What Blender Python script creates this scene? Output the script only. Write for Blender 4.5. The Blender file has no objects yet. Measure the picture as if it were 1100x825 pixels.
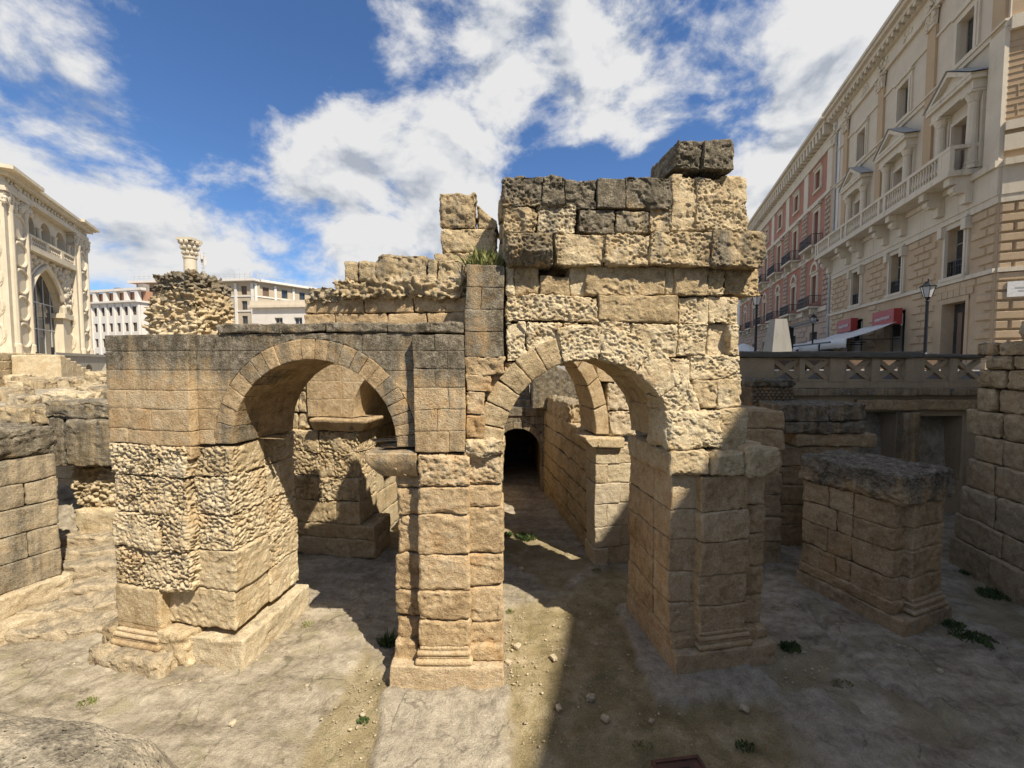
import bpy, math, random
import numpy as np
from mathutils import Vector, Matrix

rng = random.Random(7)
S = bpy.context.scene
COL = S.collection
PI = math.pi

# ------------------------------------------------------------------ camera constants
F = 445.0; PIT = math.atan(22/445.0); EYE = 5.5      # the eye is 5.5 m over the arena floor
def ray(px, py):
    x = (px-550)/F; v = (412.5-py)/F
    return np.array([x, math.cos(PIT)+v*math.sin(PIT), -math.sin(PIT)+v*math.cos(PIT)])
def gz(px, py, z=0.0):
    d = ray(px, py); t = (z-EYE)/d[2]
    return (float(d[0]*t), float(d[1]*t))

# ------------------------------------------------------------------ noise (numpy)
def _h(ix, iy, iz, seed):
    with np.errstate(over='ignore'):
        h = ix.astype(np.uint32)*np.uint32(374761393) + iy.astype(np.uint32)*np.uint32(668265263) \
            + iz.astype(np.uint32)*np.uint32(2147483647 & 1274126177) + np.uint32((seed*2654435761+12345) & 0xffffffff)
        h = (h ^ (h >> np.uint32(13)))*np.uint32(1274126177)
        h = (h ^ (h >> np.uint32(16)))*np.uint32(2246822519)
        h = h ^ (h >> np.uint32(15))
    return h.astype(np.float64)/4294967295.0
def vnoise(P, seed=0):
    I = np.floor(P).astype(np.int64); f = P-I; u = f*f*(3-2*f)
    r = 0
    for dx in (0, 1):
        wx = u[:, 0] if dx else 1-u[:, 0]
        for dy in (0, 1):
            wy = u[:, 1] if dy else 1-u[:, 1]
            for dz in (0, 1):
                wz = u[:, 2] if dz else 1-u[:, 2]
                r = r + _h(I[:, 0]+dx, I[:, 1]+dy, I[:, 2]+dz, seed)*wx*wy*wz
    return r*2-1
def fbm(P, octv=4, seed=0, gain=.5):
    a = 1.0; s = 0; n = 0
    for o in range(octv):
        s = s+a*vnoise(P*(2.03**o), seed+o*17); n += a; a *= gain
    return s/n
def worley(P, seed=0):
    I = np.floor(P).astype(np.int64); f = P-I; best = np.full(len(P), 9.0)
    for dx in (-1, 0, 1):
        for dy in (-1, 0, 1):
            for dz in (-1, 0, 1):
                a, b, c = I[:, 0]+dx, I[:, 1]+dy, I[:, 2]+dz
                q = np.stack([dx+_h(a, b, c, seed), dy+_h(a, b, c, seed+7), dz+_h(a, b, c, seed+13)], 1)-f
                best = np.minimum(best, (q*q).sum(1))
    return np.sqrt(best)
def facet(P, seed=0):
    """broken faces: every cell is a tilted plane"""
    I = np.floor(P).astype(np.int64); f = P-I; best = np.full(len(P), 9.0); val = np.zeros(len(P))
    for dx in (-1, 0, 1):
        for dy in (-1, 0, 1):
            for dz in (-1, 0, 1):
                a, b, c = I[:, 0]+dx, I[:, 1]+dy, I[:, 2]+dz
                h1, h2, h3 = _h(a, b, c, seed), _h(a, b, c, seed+7), _h(a, b, c, seed+13)
                q = f-np.stack([dx+h1, dy+h2, dz+h3], 1); d = (q*q).sum(1); m = d < best
                w = (np.modf(h1*7.3)[0]-.5)*q[:, 0]+(np.modf(h2*9.1)[0]-.5)*q[:, 1]+(np.modf(h3*5.7)[0]-.5)*q[:, 2]+(np.modf((h1+h2)*11.3)[0]-.5)*.45
                best = np.where(m, d, best); val = np.where(m, w, val)
    return val
def sst(a, b, x):
    t = np.clip((x-a)/(b-a), 0, 1); return t*t*(3-2*t)

# ------------------------------------------------------------------ objects and tags
def empty(name, loc=(0, 0, 0), rz=0):
    o = bpy.data.objects.new(name, None); COL.objects.link(o)
    o.location = loc; o.rotation_euler = (0, 0, rz); o.empty_display_size = .3
    return o
def tag(o, label=None, cat=None, group=None, kind=None):
    if label: o['label'] = label
    if cat: o['category'] = cat
    if group: o['group'] = group
    if kind: o['kind'] = kind
    return o
def thing(name, label, cat, loc=(0, 0, 0), rz=0, group=None):
    return tag(empty(name, loc, rz), label, cat, group)

class MB:
    """collects vertices, faces and the stone attribute, links them as one mesh object"""
    def __init__(s): s.V = []; s.Fc = []; s.A = []; s.n = 0
    def add(s, V, faces, attr=(.5, 0, 0)):
        V = np.asarray(V, float); s.V.append(V)
        A = np.asarray(attr, float)
        if A.ndim == 1: A = np.tile(A, (len(V), 1))
        s.A.append(A)
        for f in faces: s.Fc.append(np.asarray(f, np.int64)+s.n)
        s.n += len(V)
    def poly(s, pts, attr=(.5, 0, 0)): s.add(pts, [[list(range(len(pts)))]], attr)
    def box(s, x0, x1, y0, y1, z0, z1, attr=(.5, 0, 0), M=None, taper=0.0):
        cx, cy = (x0+x1)/2, (y0+y1)/2; k = 1-taper
        V = [(x0, y0, z0), (x1, y0, z0), (x1, y1, z0), (x0, y1, z0)] + \
            [(cx+(a-cx)*k, cy+(b-cy)*k, z1) for a, b in ((x0, y0), (x1, y0), (x1, y1), (x0, y1))]
        if M is not None: V = [tuple(M @ Vector(v)) for v in V]
        s.add(V, [[(0, 3, 2, 1), (4, 5, 6, 7), (0, 1, 5, 4), (1, 2, 6, 5), (2, 3, 7, 6), (3, 0, 4, 7)]], attr)
    def lathe(s, prof, c=(0, 0), n=16, attr=(.5, 0, 0), sx=1, sy=1):
        k = len(prof); V = []
        for i in range(n):
            a = 2*PI*i/n
            for r, z in prof: V.append((c[0]+sx*r*math.cos(a), c[1]+sy*r*math.sin(a), z))
        q = [(i*k+j, ((i+1) % n)*k+j, ((i+1) % n)*k+j+1, i*k+j+1) for i in range(n) for j in range(k-1)]
        s.add(V, [q], attr)
    def tube(s, pts, r, n=8, closed=False, attr=(.5, 0, 0)):
        P = [Vector(p) for p in pts]; m = len(P); V = []
        rr = r if isinstance(r, (list, tuple)) else [r]*m
        for i, p in enumerate(P):
            t = (P[(i+1) % m]-P[i-1]) if closed else (P[min(i+1, m-1)]-P[max(i-1, 0)])
            t.normalize()
            u = t.cross(Vector((0, 0, 1)) if abs(t.z) < .95 else Vector((1, 0, 0))).normalized(); w = t.cross(u)
            for j in range(n):
                a = 2*PI*j/n; V.append(tuple(p+(u*math.cos(a)+w*math.sin(a))*rr[i]))
        q = [(i*n+j, i*n+(j+1) % n, ((i+1) % m)*n+(j+1) % n, ((i+1) % m)*n+j)
             for i in range(m if closed else m-1) for j in range(n)]
        F_ = [q]
        if not closed: F_ += [[list(range(n))[::-1]], [[(m-1)*n+j for j in range(n)]]]
        s.add(V, F_, attr)
    def build(s, name, mat, parent=None, smooth=False, angle=None):
        V = np.concatenate(s.V); A = np.concatenate(s.A)
        me = bpy.data.meshes.new(name)
        lt = np.concatenate([np.full(len(f), f.shape[1]) for f in s.Fc]); lv = np.concatenate([f.ravel() for f in s.Fc])
        ls = np.concatenate([[0], np.cumsum(lt)[:-1]])
        me.vertices.add(len(V)); me.vertices.foreach_set('co', V.astype(np.float32).ravel())
        me.loops.add(len(lv)); me.loops.foreach_set('vertex_index', lv.astype(np.int32))
        me.polygons.add(len(lt)); me.polygons.foreach_set('loop_start', ls.astype(np.int32))
        at = me.attributes.new('sv', 'FLOAT_COLOR', 'POINT')
        at.data.foreach_set('color', np.concatenate([A, np.ones((len(A), 1))], 1).astype(np.float32).ravel())
        me.update(calc_edges=True); me.validate()
        me.materials.append(mat)
        me.polygons.foreach_set('use_smooth', np.full(len(me.polygons), smooth))
        if angle: me.set_sharp_from_angle(angle=math.radians(angle))
        o = bpy.data.objects.new(name, me); COL.objects.link(o)
        if parent: o.parent = parent
        return o

# ------------------------------------------------------------------ materials
def newmat(name):
    m = bpy.data.materials.new(name); m.use_nodes = True
    nt = m.node_tree; b = nt.nodes['Principled BSDF']
    return m, nt, b
def N(nt, t, **kw):
    n = nt.nodes.new(t)
    for k, v in kw.items():
        if k.startswith('_'): setattr(n, k[1:], v)
        else: n.inputs[k.replace('#', ' ')].default_value = v
    return n
def L(nt, a, b): nt.links.new(a, b)
def noise(nt, vec, scale, detail=6, rough=.6, dist=0):
    n = N(nt, 'ShaderNodeTexNoise'); n.inputs['Scale'].default_value = scale; n.inputs['Detail'].default_value = detail
    n.inputs['Roughness'].default_value = rough; n.inputs['Distortion'].default_value = dist
    L(nt, vec, n.inputs['Vector']); return n.outputs['Fac']
def ramp(nt, fac, stops):
    r = N(nt, 'ShaderNodeValToRGB'); e = r.color_ramp.elements
    while len(e) < len(stops): e.new(.5)
    for i, (p, c) in enumerate(stops):
        e[i].position = p; e[i].color = (*c, 1) if len(c) == 3 else c
    L(nt, fac, r.inputs['Fac']); return r.outputs['Color']
def mr(nt, v, a, b, c=0, d=1):
    n = N(nt, 'ShaderNodeMapRange'); n.interpolation_type = 'SMOOTHSTEP'
    n.inputs['From Min'].default_value = a; n.inputs['From Max'].default_value = b
    n.inputs['To Min'].default_value = c; n.inputs['To Max'].default_value = d
    L(nt, v, n.inputs['Value']); return n.outputs['Result']
def mix(nt, fac, a, b, mode='MIX'):
    n = N(nt, 'ShaderNodeMix'); n.data_type = 'RGBA'; n.blend_type = mode
    if isinstance(fac, (int, float)): n.inputs['Factor'].default_value = fac
    else: L(nt, fac, n.inputs['Factor'])
    for i, v in ((6, a), (7, b)):
        if isinstance(v, tuple): n.inputs[i].default_value = (*v, 1)
        else: L(nt, v, n.inputs[i])
    return n.outputs['Result']
def ma(nt, op, a, b=None, c=None):
    n = N(nt, 'ShaderNodeMath'); n.operation = op
    for i, v in enumerate((a, b, c)):
        if v is None: continue
        if isinstance(v, (int, float)): n.inputs[i].default_value = v
        else: L(nt, v, n.inputs[i])
    return n.outputs[0]
def bump(nt, b, h, dist, strength=1.0, prev=None):
    n = N(nt, 'ShaderNodeBump'); n.inputs['Distance'].default_value = dist; n.inputs['Strength'].default_value = strength
    L(nt, h, n.inputs['Height'])
    if prev: L(nt, prev, n.inputs['Normal'])
    L(nt, n.outputs['Normal'], b.inputs['Normal']); return n.outputs['Normal']

def stone_material(name, c_dark, c_mid, c_pale, stain=(.40, .22, .08)):
    m, nt, b = newmat(name)
    tc = N(nt, 'ShaderNodeTexCoord').outputs['Object']
    at = N(nt, 'ShaderNodeAttribute', _attribute_name='sv'); sep = N(nt, 'ShaderNodeSeparateColor'); L(nt, at.outputs['Color'], sep.inputs[0])
    tone, lich, pale = sep.outputs[0], sep.outputs[1], sep.outputs[2]
    n1 = noise(nt, tc, 1.4, 3, .62); n2 = noise(nt, tc, 6.5, 4, .7); n3 = noise(nt, tc, 42, 2.5, .75)
    mp = N(nt, 'ShaderNodeMapping'); mp.inputs['Scale'].default_value = (4.5, 4.5, .6); L(nt, tc, mp.inputs['Vector'])
    st = noise(nt, mp.outputs['Vector'], 1.0, 3, .65)
    f = ma(nt, 'ADD', ma(nt, 'MULTIPLY', n1, .5), ma(nt, 'ADD', ma(nt, 'MULTIPLY', n2, .5), ma(nt, 'MULTIPLY_ADD', tone, .36, -.18)))
    col = ramp(nt, f, [(.30, c_dark), (.48, c_mid), (.68, c_pale)])
    col = mix(nt, mr(nt, n1, .52, .68, 0, .5), col, stain)
    col = mix(nt, ma(nt, 'MULTIPLY', pale, .7), col, (.47, .415, .32))
    fine = mr(nt, n3, .28, .72, .74, 1.2); g = N(nt, 'ShaderNodeCombineColor')
    for i in range(3): L(nt, fine, g.inputs[i])
    col = mix(nt, 1.0, col, g.outputs[0], 'MULTIPLY')
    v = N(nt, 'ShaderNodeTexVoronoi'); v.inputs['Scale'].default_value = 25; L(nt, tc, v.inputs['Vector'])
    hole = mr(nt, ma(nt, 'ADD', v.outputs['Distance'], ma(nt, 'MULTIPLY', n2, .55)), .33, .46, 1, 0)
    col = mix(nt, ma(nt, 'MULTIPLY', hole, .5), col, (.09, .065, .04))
    # rain crust: streaks and patches of lichen
    geo = N(nt, 'ShaderNodeNewGeometry'); sx = N(nt, 'ShaderNodeSeparateXYZ'); L(nt, geo.outputs['Normal'], sx.inputs[0])
    up = mr(nt, sx.outputs['Z'], .5, .95, 0, .25)
    k = ma(nt, 'ADD', lich, ma(nt, 'ADD', up, ma(nt, 'ADD', ma(nt, 'MULTIPLY', st, 1.25), ma(nt, 'MULTIPLY', n2, 1.1))))
    lf = mr(nt, k, 1.36, 1.92, 0, .94)
    lcol = ramp(nt, ma(nt, 'ADD', ma(nt, 'MULTIPLY', n2, .55), ma(nt, 'MULTIPLY', n3, .45)), [(.34, (.034, .030, .023)), (.47, (.11, .095, .069)), (.57, (.235, .20, .145)), (.68, (.42, .365, .27))])
    col = mix(nt, lf, col, lcol)
    L(nt, col, b.inputs['Base Color']); b.inputs['Roughness'].default_value = .95; b.inputs['Specular IOR Level'].default_value = .1
    h = ma(nt, 'ADD', ma(nt, 'MULTIPLY', n2, 1.3), ma(nt, 'SUBTRACT', ma(nt, 'MULTIPLY', n3, .55), ma(nt, 'MULTIPLY', hole, .55)))
    bump(nt, b, h, .028, .9)
    return m
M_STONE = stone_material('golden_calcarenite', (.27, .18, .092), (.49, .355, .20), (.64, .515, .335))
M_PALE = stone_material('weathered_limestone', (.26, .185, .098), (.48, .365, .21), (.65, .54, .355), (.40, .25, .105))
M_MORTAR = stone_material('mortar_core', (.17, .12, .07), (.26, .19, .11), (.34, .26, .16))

def stucco(name, col, var=.12, bumpd=.01, rough=.85, streak=.25, scale=3):
    m, nt, b = newmat(name); tc = N(nt, 'ShaderNodeTexCoord').outputs['Object']
    n1 = noise(nt, tc, scale*.3, 6); n2 = noise(nt, tc, scale*6, 5)
    mp = N(nt, 'ShaderNodeMapping'); mp.inputs['Scale'].default_value = (2.2, 2.2, .18); L(nt, tc, mp.inputs['Vector'])
    st = noise(nt, mp.outputs['Vector'], 1.2, 6, .7)
    c1 = tuple(c*(1-var) for c in col); c2 = tuple(min(1, c*(1+var)) for c in col)
    c = ramp(nt, ma(nt, 'ADD', ma(nt, 'MULTIPLY', n1, .6), ma(nt, 'MULTIPLY', n2, .4)), [(.3, c1), (.7, c2)])
    c = mix(nt, mr(nt, st, .5, .78, 0, streak), c, tuple(x*.45 for x in col))
    L(nt, c, b.inputs['Base Color']); b.inputs['Roughness'].default_value = rough; b.inputs['Specular IOR Level'].default_value = .2
    bump(nt, b, n2, bumpd, .6); return m
def plain(name, col, rough=.6, metal=0, var=.1):
    m, nt, b = newmat(name); tc = N(nt, 'ShaderNodeTexCoord').outputs['Object']
    n1 = noise(nt, tc, 9, 5)
    L(nt, ramp(nt, n1, [(.3, tuple(c*(1-var) for c in col)), (.7, tuple(min(1, c*(1+var)) for c in col))]), b.inputs['Base Color'])
    L(nt, mr(nt, n1, .2, .8, rough*.85, min(1, rough*1.1)), b.inputs['Roughness']); b.inputs['Metallic'].default_value = metal; return m
M_CREAM = stucco('cream_stucco', (.60, .51, .385)); M_TAN = stucco('tan_pilaster_stone', (.48, .345, .21))
M_TRIM = stucco('pale_trim_stone', (.63, .545, .415), streak=.6); M_RUST = stucco('rusticated_tufa', (.50, .37, .235), var=.2)
M_RED = stucco('red_stucco', (.40, .19, .13)); M_PINKSTONE = stucco('rose_beige_stone', (.42, .32, .24))
M_SEDILE = stucco('honey_carved_stone', (.60, .515, .375), var=.16, streak=.5); M_SEDREL = stucco('carved_relief_stone', (.58, .50, .37), var=.2, bumpd=.05)
M_WHITE = stucco('white_render', (.66, .61, .54)); M_BEIGE = stucco('beige_tile_cladding', (.44, .36, .25)); M_CONC = stucco('streaked_concrete', (.30, .28, .24), streak=.75)
M_GREYSTONE = stucco('grey_parapet_stone', (.40, .30, .185), streak=.6, var=.25); M_COPE = stucco('blackened_coping', (.13, .115, .09), var=.3)
M_IRON = plain('black_iron', (.02, .02, .022), .5, .4); M_FRAME = plain('window_frame_paint', (.33, .28, .22), .5); M_WOOD = plain('brown_shutter', (.14, .085, .05), .6, 0, .25)
M_AWN = plain('white_awning_cloth', (.68, .66, .61), .85); M_SIGN = plain('red_sign_board', (.33, .035, .03), .5); M_LETTER = plain('pale_lettering', (.75, .72, .68), .5)
M_RUSTMETAL = plain('rusty_iron', (.115, .055, .035), .85, .1, .35); M_LAMPGLASS = plain('frosted_lamp_glass', (.5, .5, .48), .15)
M_ZINC = plain('zinc_grey', (.42, .42, .40), .6); M_TILE = plain('terracotta', (.38, .2, .12), .8)
def glass_mat():
    m, nt, b = newmat('dark_window_glass'); tc = N(nt, 'ShaderNodeTexCoord').outputs['Object']
    L(nt, ramp(nt, noise(nt, tc, .8, 3), [(.35, (.012, .014, .016)), (.65, (.06, .062, .062))]), b.inputs['Base Color'])
    b.inputs['Roughness'].default_value = .07; b.inputs['Specular IOR Level'].default_value = .6
    return m
M_GLASS = glass_mat()
def leaf_mat():
    m, nt, b = newmat('weed_leaf'); tc = N(nt, 'ShaderNodeTexCoord').outputs['Object']
    L(nt, ramp(nt, noise(nt, tc, 6, 4), [(.3, (.035, .06, .015)), (.55, (.075, .115, .03)), (.75, (.16, .17, .05))]), b.inputs['Base Color'])
    b.inputs['Roughness'].default_value = .7; return m
M_LEAF = leaf_mat()
def dry_mat():
    m, nt, b = newmat('dry_grass'); tc = N(nt, 'ShaderNodeTexCoord').outputs['Object']
    L(nt, ramp(nt, noise(nt, tc, 7, 4), [(.3, (.10, .13, .03)), (.5, (.20, .21, .06)), (.72, (.36, .31, .13))]), b.inputs['Base Color']); b.inputs['Roughness'].default_value = .8; return m
M_DRY = dry_mat()

# ------------------------------------------------------------------ eroded stone blocks
def W(P):                                            # (along the ring, depth inward, height) -> world
    th = P[:, 0]/RR; r = RR-P[:, 1]
    return np.stack([CX+r*np.sin(th), CY-r*np.cos(th), P[:, 2]], 1)
RR = 28.0; CX = -1.07; CY = 7.08+RR
def wpt(s, d, z): return tuple(W(np.array([[s, d, z]], float))[0])
def onf(px, py, dd=0.0):
    d = ray(px, py); r = RR-dd
    a = d[0]**2+d[1]**2; b = -2*(d[0]*CX+d[1]*CY); c = CX**2+CY**2-r*r
    t = (-b-math.sqrt(b*b-4*a*c))/(2*a); P = d*t
    return RR*math.atan2(P[0]-CX, CY-P[1]), EYE+P[2]

def kind_disp(kind, P, sd):
    Q = P+np.array([sd*3.17 % 91, sd*1.37 % 83, sd*2.11 % 77])
    if kind == 'new':   return .006*fbm(Q*5, 3, 1)
    if kind == 'cut':   return .013*fbm(Q*3, 4, 2)+.007*fbm(Q*14, 2, 3)
    if kind == 'worn':
        p = sst(.05, .45, fbm(Q*2.2, 3, 6))*sst(.6, .2, worley(Q*9, 4))
        return .022*fbm(Q*2.4, 3, 5)+.030*facet(Q*np.array([4, 4, 7])+.5*fbm(Q*6, 2, 61)[:, None], 25)+.010*fbm(Q*np.array([6, 6, 16]), 3, 21)+.007*fbm(Q*22, 2, 22)-.026*p
    if kind == 'rough':
        J = .6*np.stack([fbm(Q*5, 2, 62), fbm(Q*5, 2, 63), fbm(Q*5, 2, 64)], 1); p = sst(-.32, .18, fbm(Q*np.array([2.2, 2.2, 3.2]), 3, 9))
        qq = Q+.02*np.stack([fbm(Q*11, 2, 71), fbm(Q*11, 2, 72), fbm(Q*11, 2, 73)], 1)
        big = sst(.1, .45, fbm(Q*3.1, 2, 66))
        return .034*fbm(Q*2.2, 3, 7)+.050*facet(Q*np.array([3.4, 3.4, 5])+J, 26)+.012*facet(Q*11+J, 27)-p*(.036*sst(.58, .18, worley(qq*np.array([15, 15, 18]), 8))+.017*sst(.52, .15, worley(qq*31, 18)))-.03*big*sst(.6, .2, worley(Q*8, 19))-.004
    if kind == 'honey':
        q = Q+.07*np.stack([fbm(Q*5, 2, 31), fbm(Q*5, 2, 37), fbm(Q*5, 2, 41)], 1)
        w = worley(q*np.array([12.5, 12.5, 18]), 10); m = .25+.75*sst(-.35, .12, fbm(Q*1.7, 3, 12))
        w2 = worley(q*np.array([23, 23, 30]), 14)
        return .05*fbm(Q*2.2, 3, 11)+.03*facet(Q*3.2, 29)-m*(.075*sst(.6, .2, w)+.035*sst(.5, .18, w2))
    if kind == 'rubble':
        w = worley(Q*np.array([8.5, 8.5, 13]), 15); w2 = worley(Q*np.array([19, 19, 28]), 17)
        return .10*fbm(Q*2.4, 4, 16, .6)+.075*sst(.7, .25, w)+.03*sst(.6, .2, w2)+.08*facet(Q*np.array([7, 7, 11]), 28)-.08
    return 0*P[:, 0]

def stone(mb, lo, hi, kind='cut', res=.045, rnd=.03, seed=None, tone=None, lich=0.0, pale=0.0, warp=W, pre=None, amp=1.0, lfun=None, wave=.035, resd=None):
    lo = np.array(lo, float); hi = np.array(hi, float); sz = hi-lo
    if seed is None: seed = rng.randint(1, 9999)
    if tone is None: tone = rng.uniform(.1, .9)
    r = min(rnd, .45*sz.min()); n = np.maximum(2, np.ceil(sz/np.array([res, resd or res, res]))).astype(int)
    def ticks(a):                                    # extra loops near the edges so that they round off cleanly
        t = np.linspace(lo[a], hi[a], n[a]+1)
        return np.unique(np.round(np.concatenate([t, [lo[a]+r*.3, lo[a]+r, hi[a]-r, hi[a]-r*.3]]), 5))
    T = [ticks(0), ticks(1), ticks(2)]
    Ps = []; Fs = []; off = 0
    for ax in range(3):
        u, v = [(1, 2), (2, 0), (0, 1)][ax]
        gu, gv = np.meshgrid(T[u], T[v], indexing='ij'); nu, nv = gu.shape
        idx = np.arange(nu*nv).reshape(nu, nv)
        q = np.stack([idx[:-1, :-1], idx[1:, :-1], idx[1:, 1:], idx[:-1, 1:]], -1).reshape(-1, 4)
        for side in (0, 1):
            P = np.empty((nu*nv, 3)); P[:, u] = gu.ravel(); P[:, v] = gv.ravel(); P[:, ax] = hi[ax] if side else lo[ax]
            Ps.append(P); Fs.append((q if side else q[:, ::-1])+off); off += nu*nv
    P = np.concatenate(Ps); Fq = np.concatenate(Fs)
    key = np.round(P*1e5).astype(np.int64)
    _, first, inv = np.unique(key, axis=0, return_index=True, return_inverse=True)
    P = P[first]; Fq = inv.reshape(-1)[Fq]
    rr = r*(.35+1.5*sst(-.55, .75, fbm(P*4.5+seed*.37, 2, 50))) if kind in ('rough', 'worn', 'honey', 'rubble') else np.full(len(P), r)
    rr = np.clip(rr, .002, .48*sz.min())[:, None]
    q = np.clip(P, lo+rr, hi-rr); Nn = P-q; Nn /= np.linalg.norm(Nn, axis=1)[:, None]+1e-9
    P2 = q+Nn*rr; d = amp*kind_disp(kind, P2, seed)
    P2 = P2+Nn*d[:, None]
    lv = np.full(len(P2), lich)
    if lfun is not None: lv = lv+lfun(P2)
    if kind != 'new' and wave:
        P2 = P2+wave*np.stack([fbm(P2*1.3, 2, 901), 0*P2[:, 0], fbm(P2*1.3, 2, 902)], 1)
    A = np.stack([np.full(len(P2), tone), lv, np.full(len(P2), pale)], 1)
    if pre is not None: P2 = pre(P2)
    if warp is not None: P2 = warp(P2)
    mb.add(P2, [Fq], A)

def push_out(sc, zs, rs, rz):                        # wall blocks give way to an arch ring
    def f(P):
        P = P.copy(); u = (P[:, 0]-sc)/rs; v = np.maximum(P[:, 2]-zs, 0)/rz; k = np.hypot(u, v)
        m = (k < 1) & (P[:, 2] > zs-.02); k = np.maximum(k, .05)
        P[m, 0] = sc+rs*(u/k)[m]; P[m, 2] = zs+rz*(v/k)[m]; return P
    return f
def ring(mb, sc, zs, rs, rz, th, d0, d1, angs, kind='cut', **kw):
    """voussoirs between consecutive angles (degrees, from the right spring to the left one)"""
    rm = rs+th/2
    for a0, a1 in zip(angs[:-1], angs[1:]):
        A1 = math.radians(a1); le = math.radians(a1-a0)*rm
        def pre(P, A1=A1):
            an = A1-P[:, 0]/rm
            return np.stack([sc+(rs+P[:, 2])*np.cos(an), P[:, 1], zs+(rz+P[:, 2])*np.sin(an)], 1)
        g = kw.get('gap', .004)
        stone(mb, (g, d0+rng.uniform(-.012, .012), 0), (le-g, d1, th), kind, pre=pre, **{k: v for k, v in kw.items() if k != 'gap'})
def courses(mb, s0, s1, d0, d1, zs, blen, kind='cut', jog=.0, pre=None, skip=None, kinds=None, **kw):
    for i, (a, b) in enumerate(zip(zs[:-1], zs[1:])):
        nb = max(1, int(round((s1-s0)/(blen*rng.uniform(.8, 1.25))))); xs = [s0]
        for j in range(1, nb): xs.append(s0+(s1-s0)*(j+rng.uniform(-.22, .22))/nb)
        xs.append(s1)
        for u, v in zip(xs[:-1], xs[1:]):
            if skip and skip(u, v, a, b): continue
            kk = kinds[i] if kinds else kind
            stone(mb, (u+.004, d0+rng.uniform(-jog, jog), a+.004), (v-.004, d1, b-.004), kk, pre=pre, **kw)
def zlist(z0, z1, h):
    n = max(1, int(round((z1-z0)/h))); o = [z0]
    for i in range(1, n): o.append(z0+(z1-z0)*(i+rng.uniform(-.12, .12))/n)
    return o+[z1]

# ================================================================== the ruined arcade (one standing ruin)
arc = thing('ruined_arcade', 'large ruined stone arcade with two arches, smooth low wall left and tall eroded wall right', 'ruin', (0, 0, 0))
def pxblock(mb, x0, y0, x1, y1, d0, d1, kind, **kw):
    s0, za = onf(x0, y0, d0); s1, zb = onf(x1, y1, d0); sb, zc = onf((x0+x1)/2, y1, d0); _, zt = onf((x0+x1)/2, y0, d0)
    stone(mb, (s0+.005, d0, zc+.005), (s1-.005, d1, zt-.005), kind, **kw)
def moulding(mb, s0, s1, d0, d1, z0, **kw):          # torus, fillet, torus
    for a, b, o, r in ((0, .11, 0, .05), (.115, .15, .05, .01), (.155, .235, .03, .038), (.24, .30, .075, .02)):
        stone(mb, (s0+o, d0+o, z0+a), (s1-o, d1, z0+b), 'new', res=.05, rnd=r, lich=.0, **kw)

SPL, SPR, ZS, RA = -2.43, 2.43, 4.06, 1.51           # arch centres, springing height, radius
# --- left pier: honeycombed pilaster and jamb
p1 = MB()
for i, (a, b) in enumerate([(.62, 1.35), (1.35, 2.1), (2.1, 2.75), (2.75, 3.45), (3.45, 4.02)]):
    k = 'honey'
    xs = [-6.42, -5.75, -4.72] if i % 2 else [-6.42, -5.35, -4.72]
    if i == 0: xs = [-6.42, -5.4]
    for u, v in zip(xs[:-1], xs[1:]):
        stone(p1, (u, -.2+rng.uniform(-.03, .03), a), (v, .5, b), 'cut' if (i == 0) else k, res=.017, resd=.03, rnd=.05, tone=rng.uniform(.45, .8), amp=1.0)
    # jamb, two blocks deep; the lowest courses keep their tooled face
    for j, (c, e) in enumerate([(0, .85), (.85, 1.75)]):
        kk = 'honey' if (i >= 2 or (i == 1 and j == 1)) else 'worn'
        stone(p1, (-5.45 if i == 0 and j == 0 else -4.78, c+(-.02 if j == 0 else .01), a), (-3.97+rng.uniform(-.04, .03), e, b), kk, res=.019, rnd=.045, tone=rng.uniform(.5, .85), amp=.8)
    stone(p1, (-6.35, .5, a), (-4.8, 1.7, b), 'rough', res=.08, rnd=.06)
stone(p1, (-6.85, .25, .3), (-6.4, 1.4, 3.6), 'honey', res=.04, rnd=.1, tone=.4)
P1 = p1.build('pier', M_PALE, arc, True)
b = MB(); moulding(b, -6.45, -5.33, -.33, .2, .24); stone(b, (-6.4, -.2, .54), (-5.4, .2, .66), 'new', rnd=.02); b.build('base_moulding', M_STONE, P1, True)
b = MB()
stone(b, (-6.7, -.55, -.25), (-5.0, .6, .26), 'rough', res=.035, rnd=.16, tone=.45, lich=.25, pale=.35)
stone(b, (-6.9, -.2, -.2), (-6.1, .8, .5), 'rough', res=.05, rnd=.15, tone=.3, lich=.3)
stone(b, (-5.5, -.25, -.2), (-4.75, .5, .6), 'worn', res=.03, rnd=.18, tone=.6, pale=.1)
b.build('plinth', M_PALE, P1, True)
b = MB(); stone(b, (-4.9, -.12, -.2), (-3.78, 1.85, .5), 'worn', res=.04, rnd=.05, tone=.85, pale=.25, amp=.8); b.build('base_slab', M_PALE, P1, True)

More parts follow.
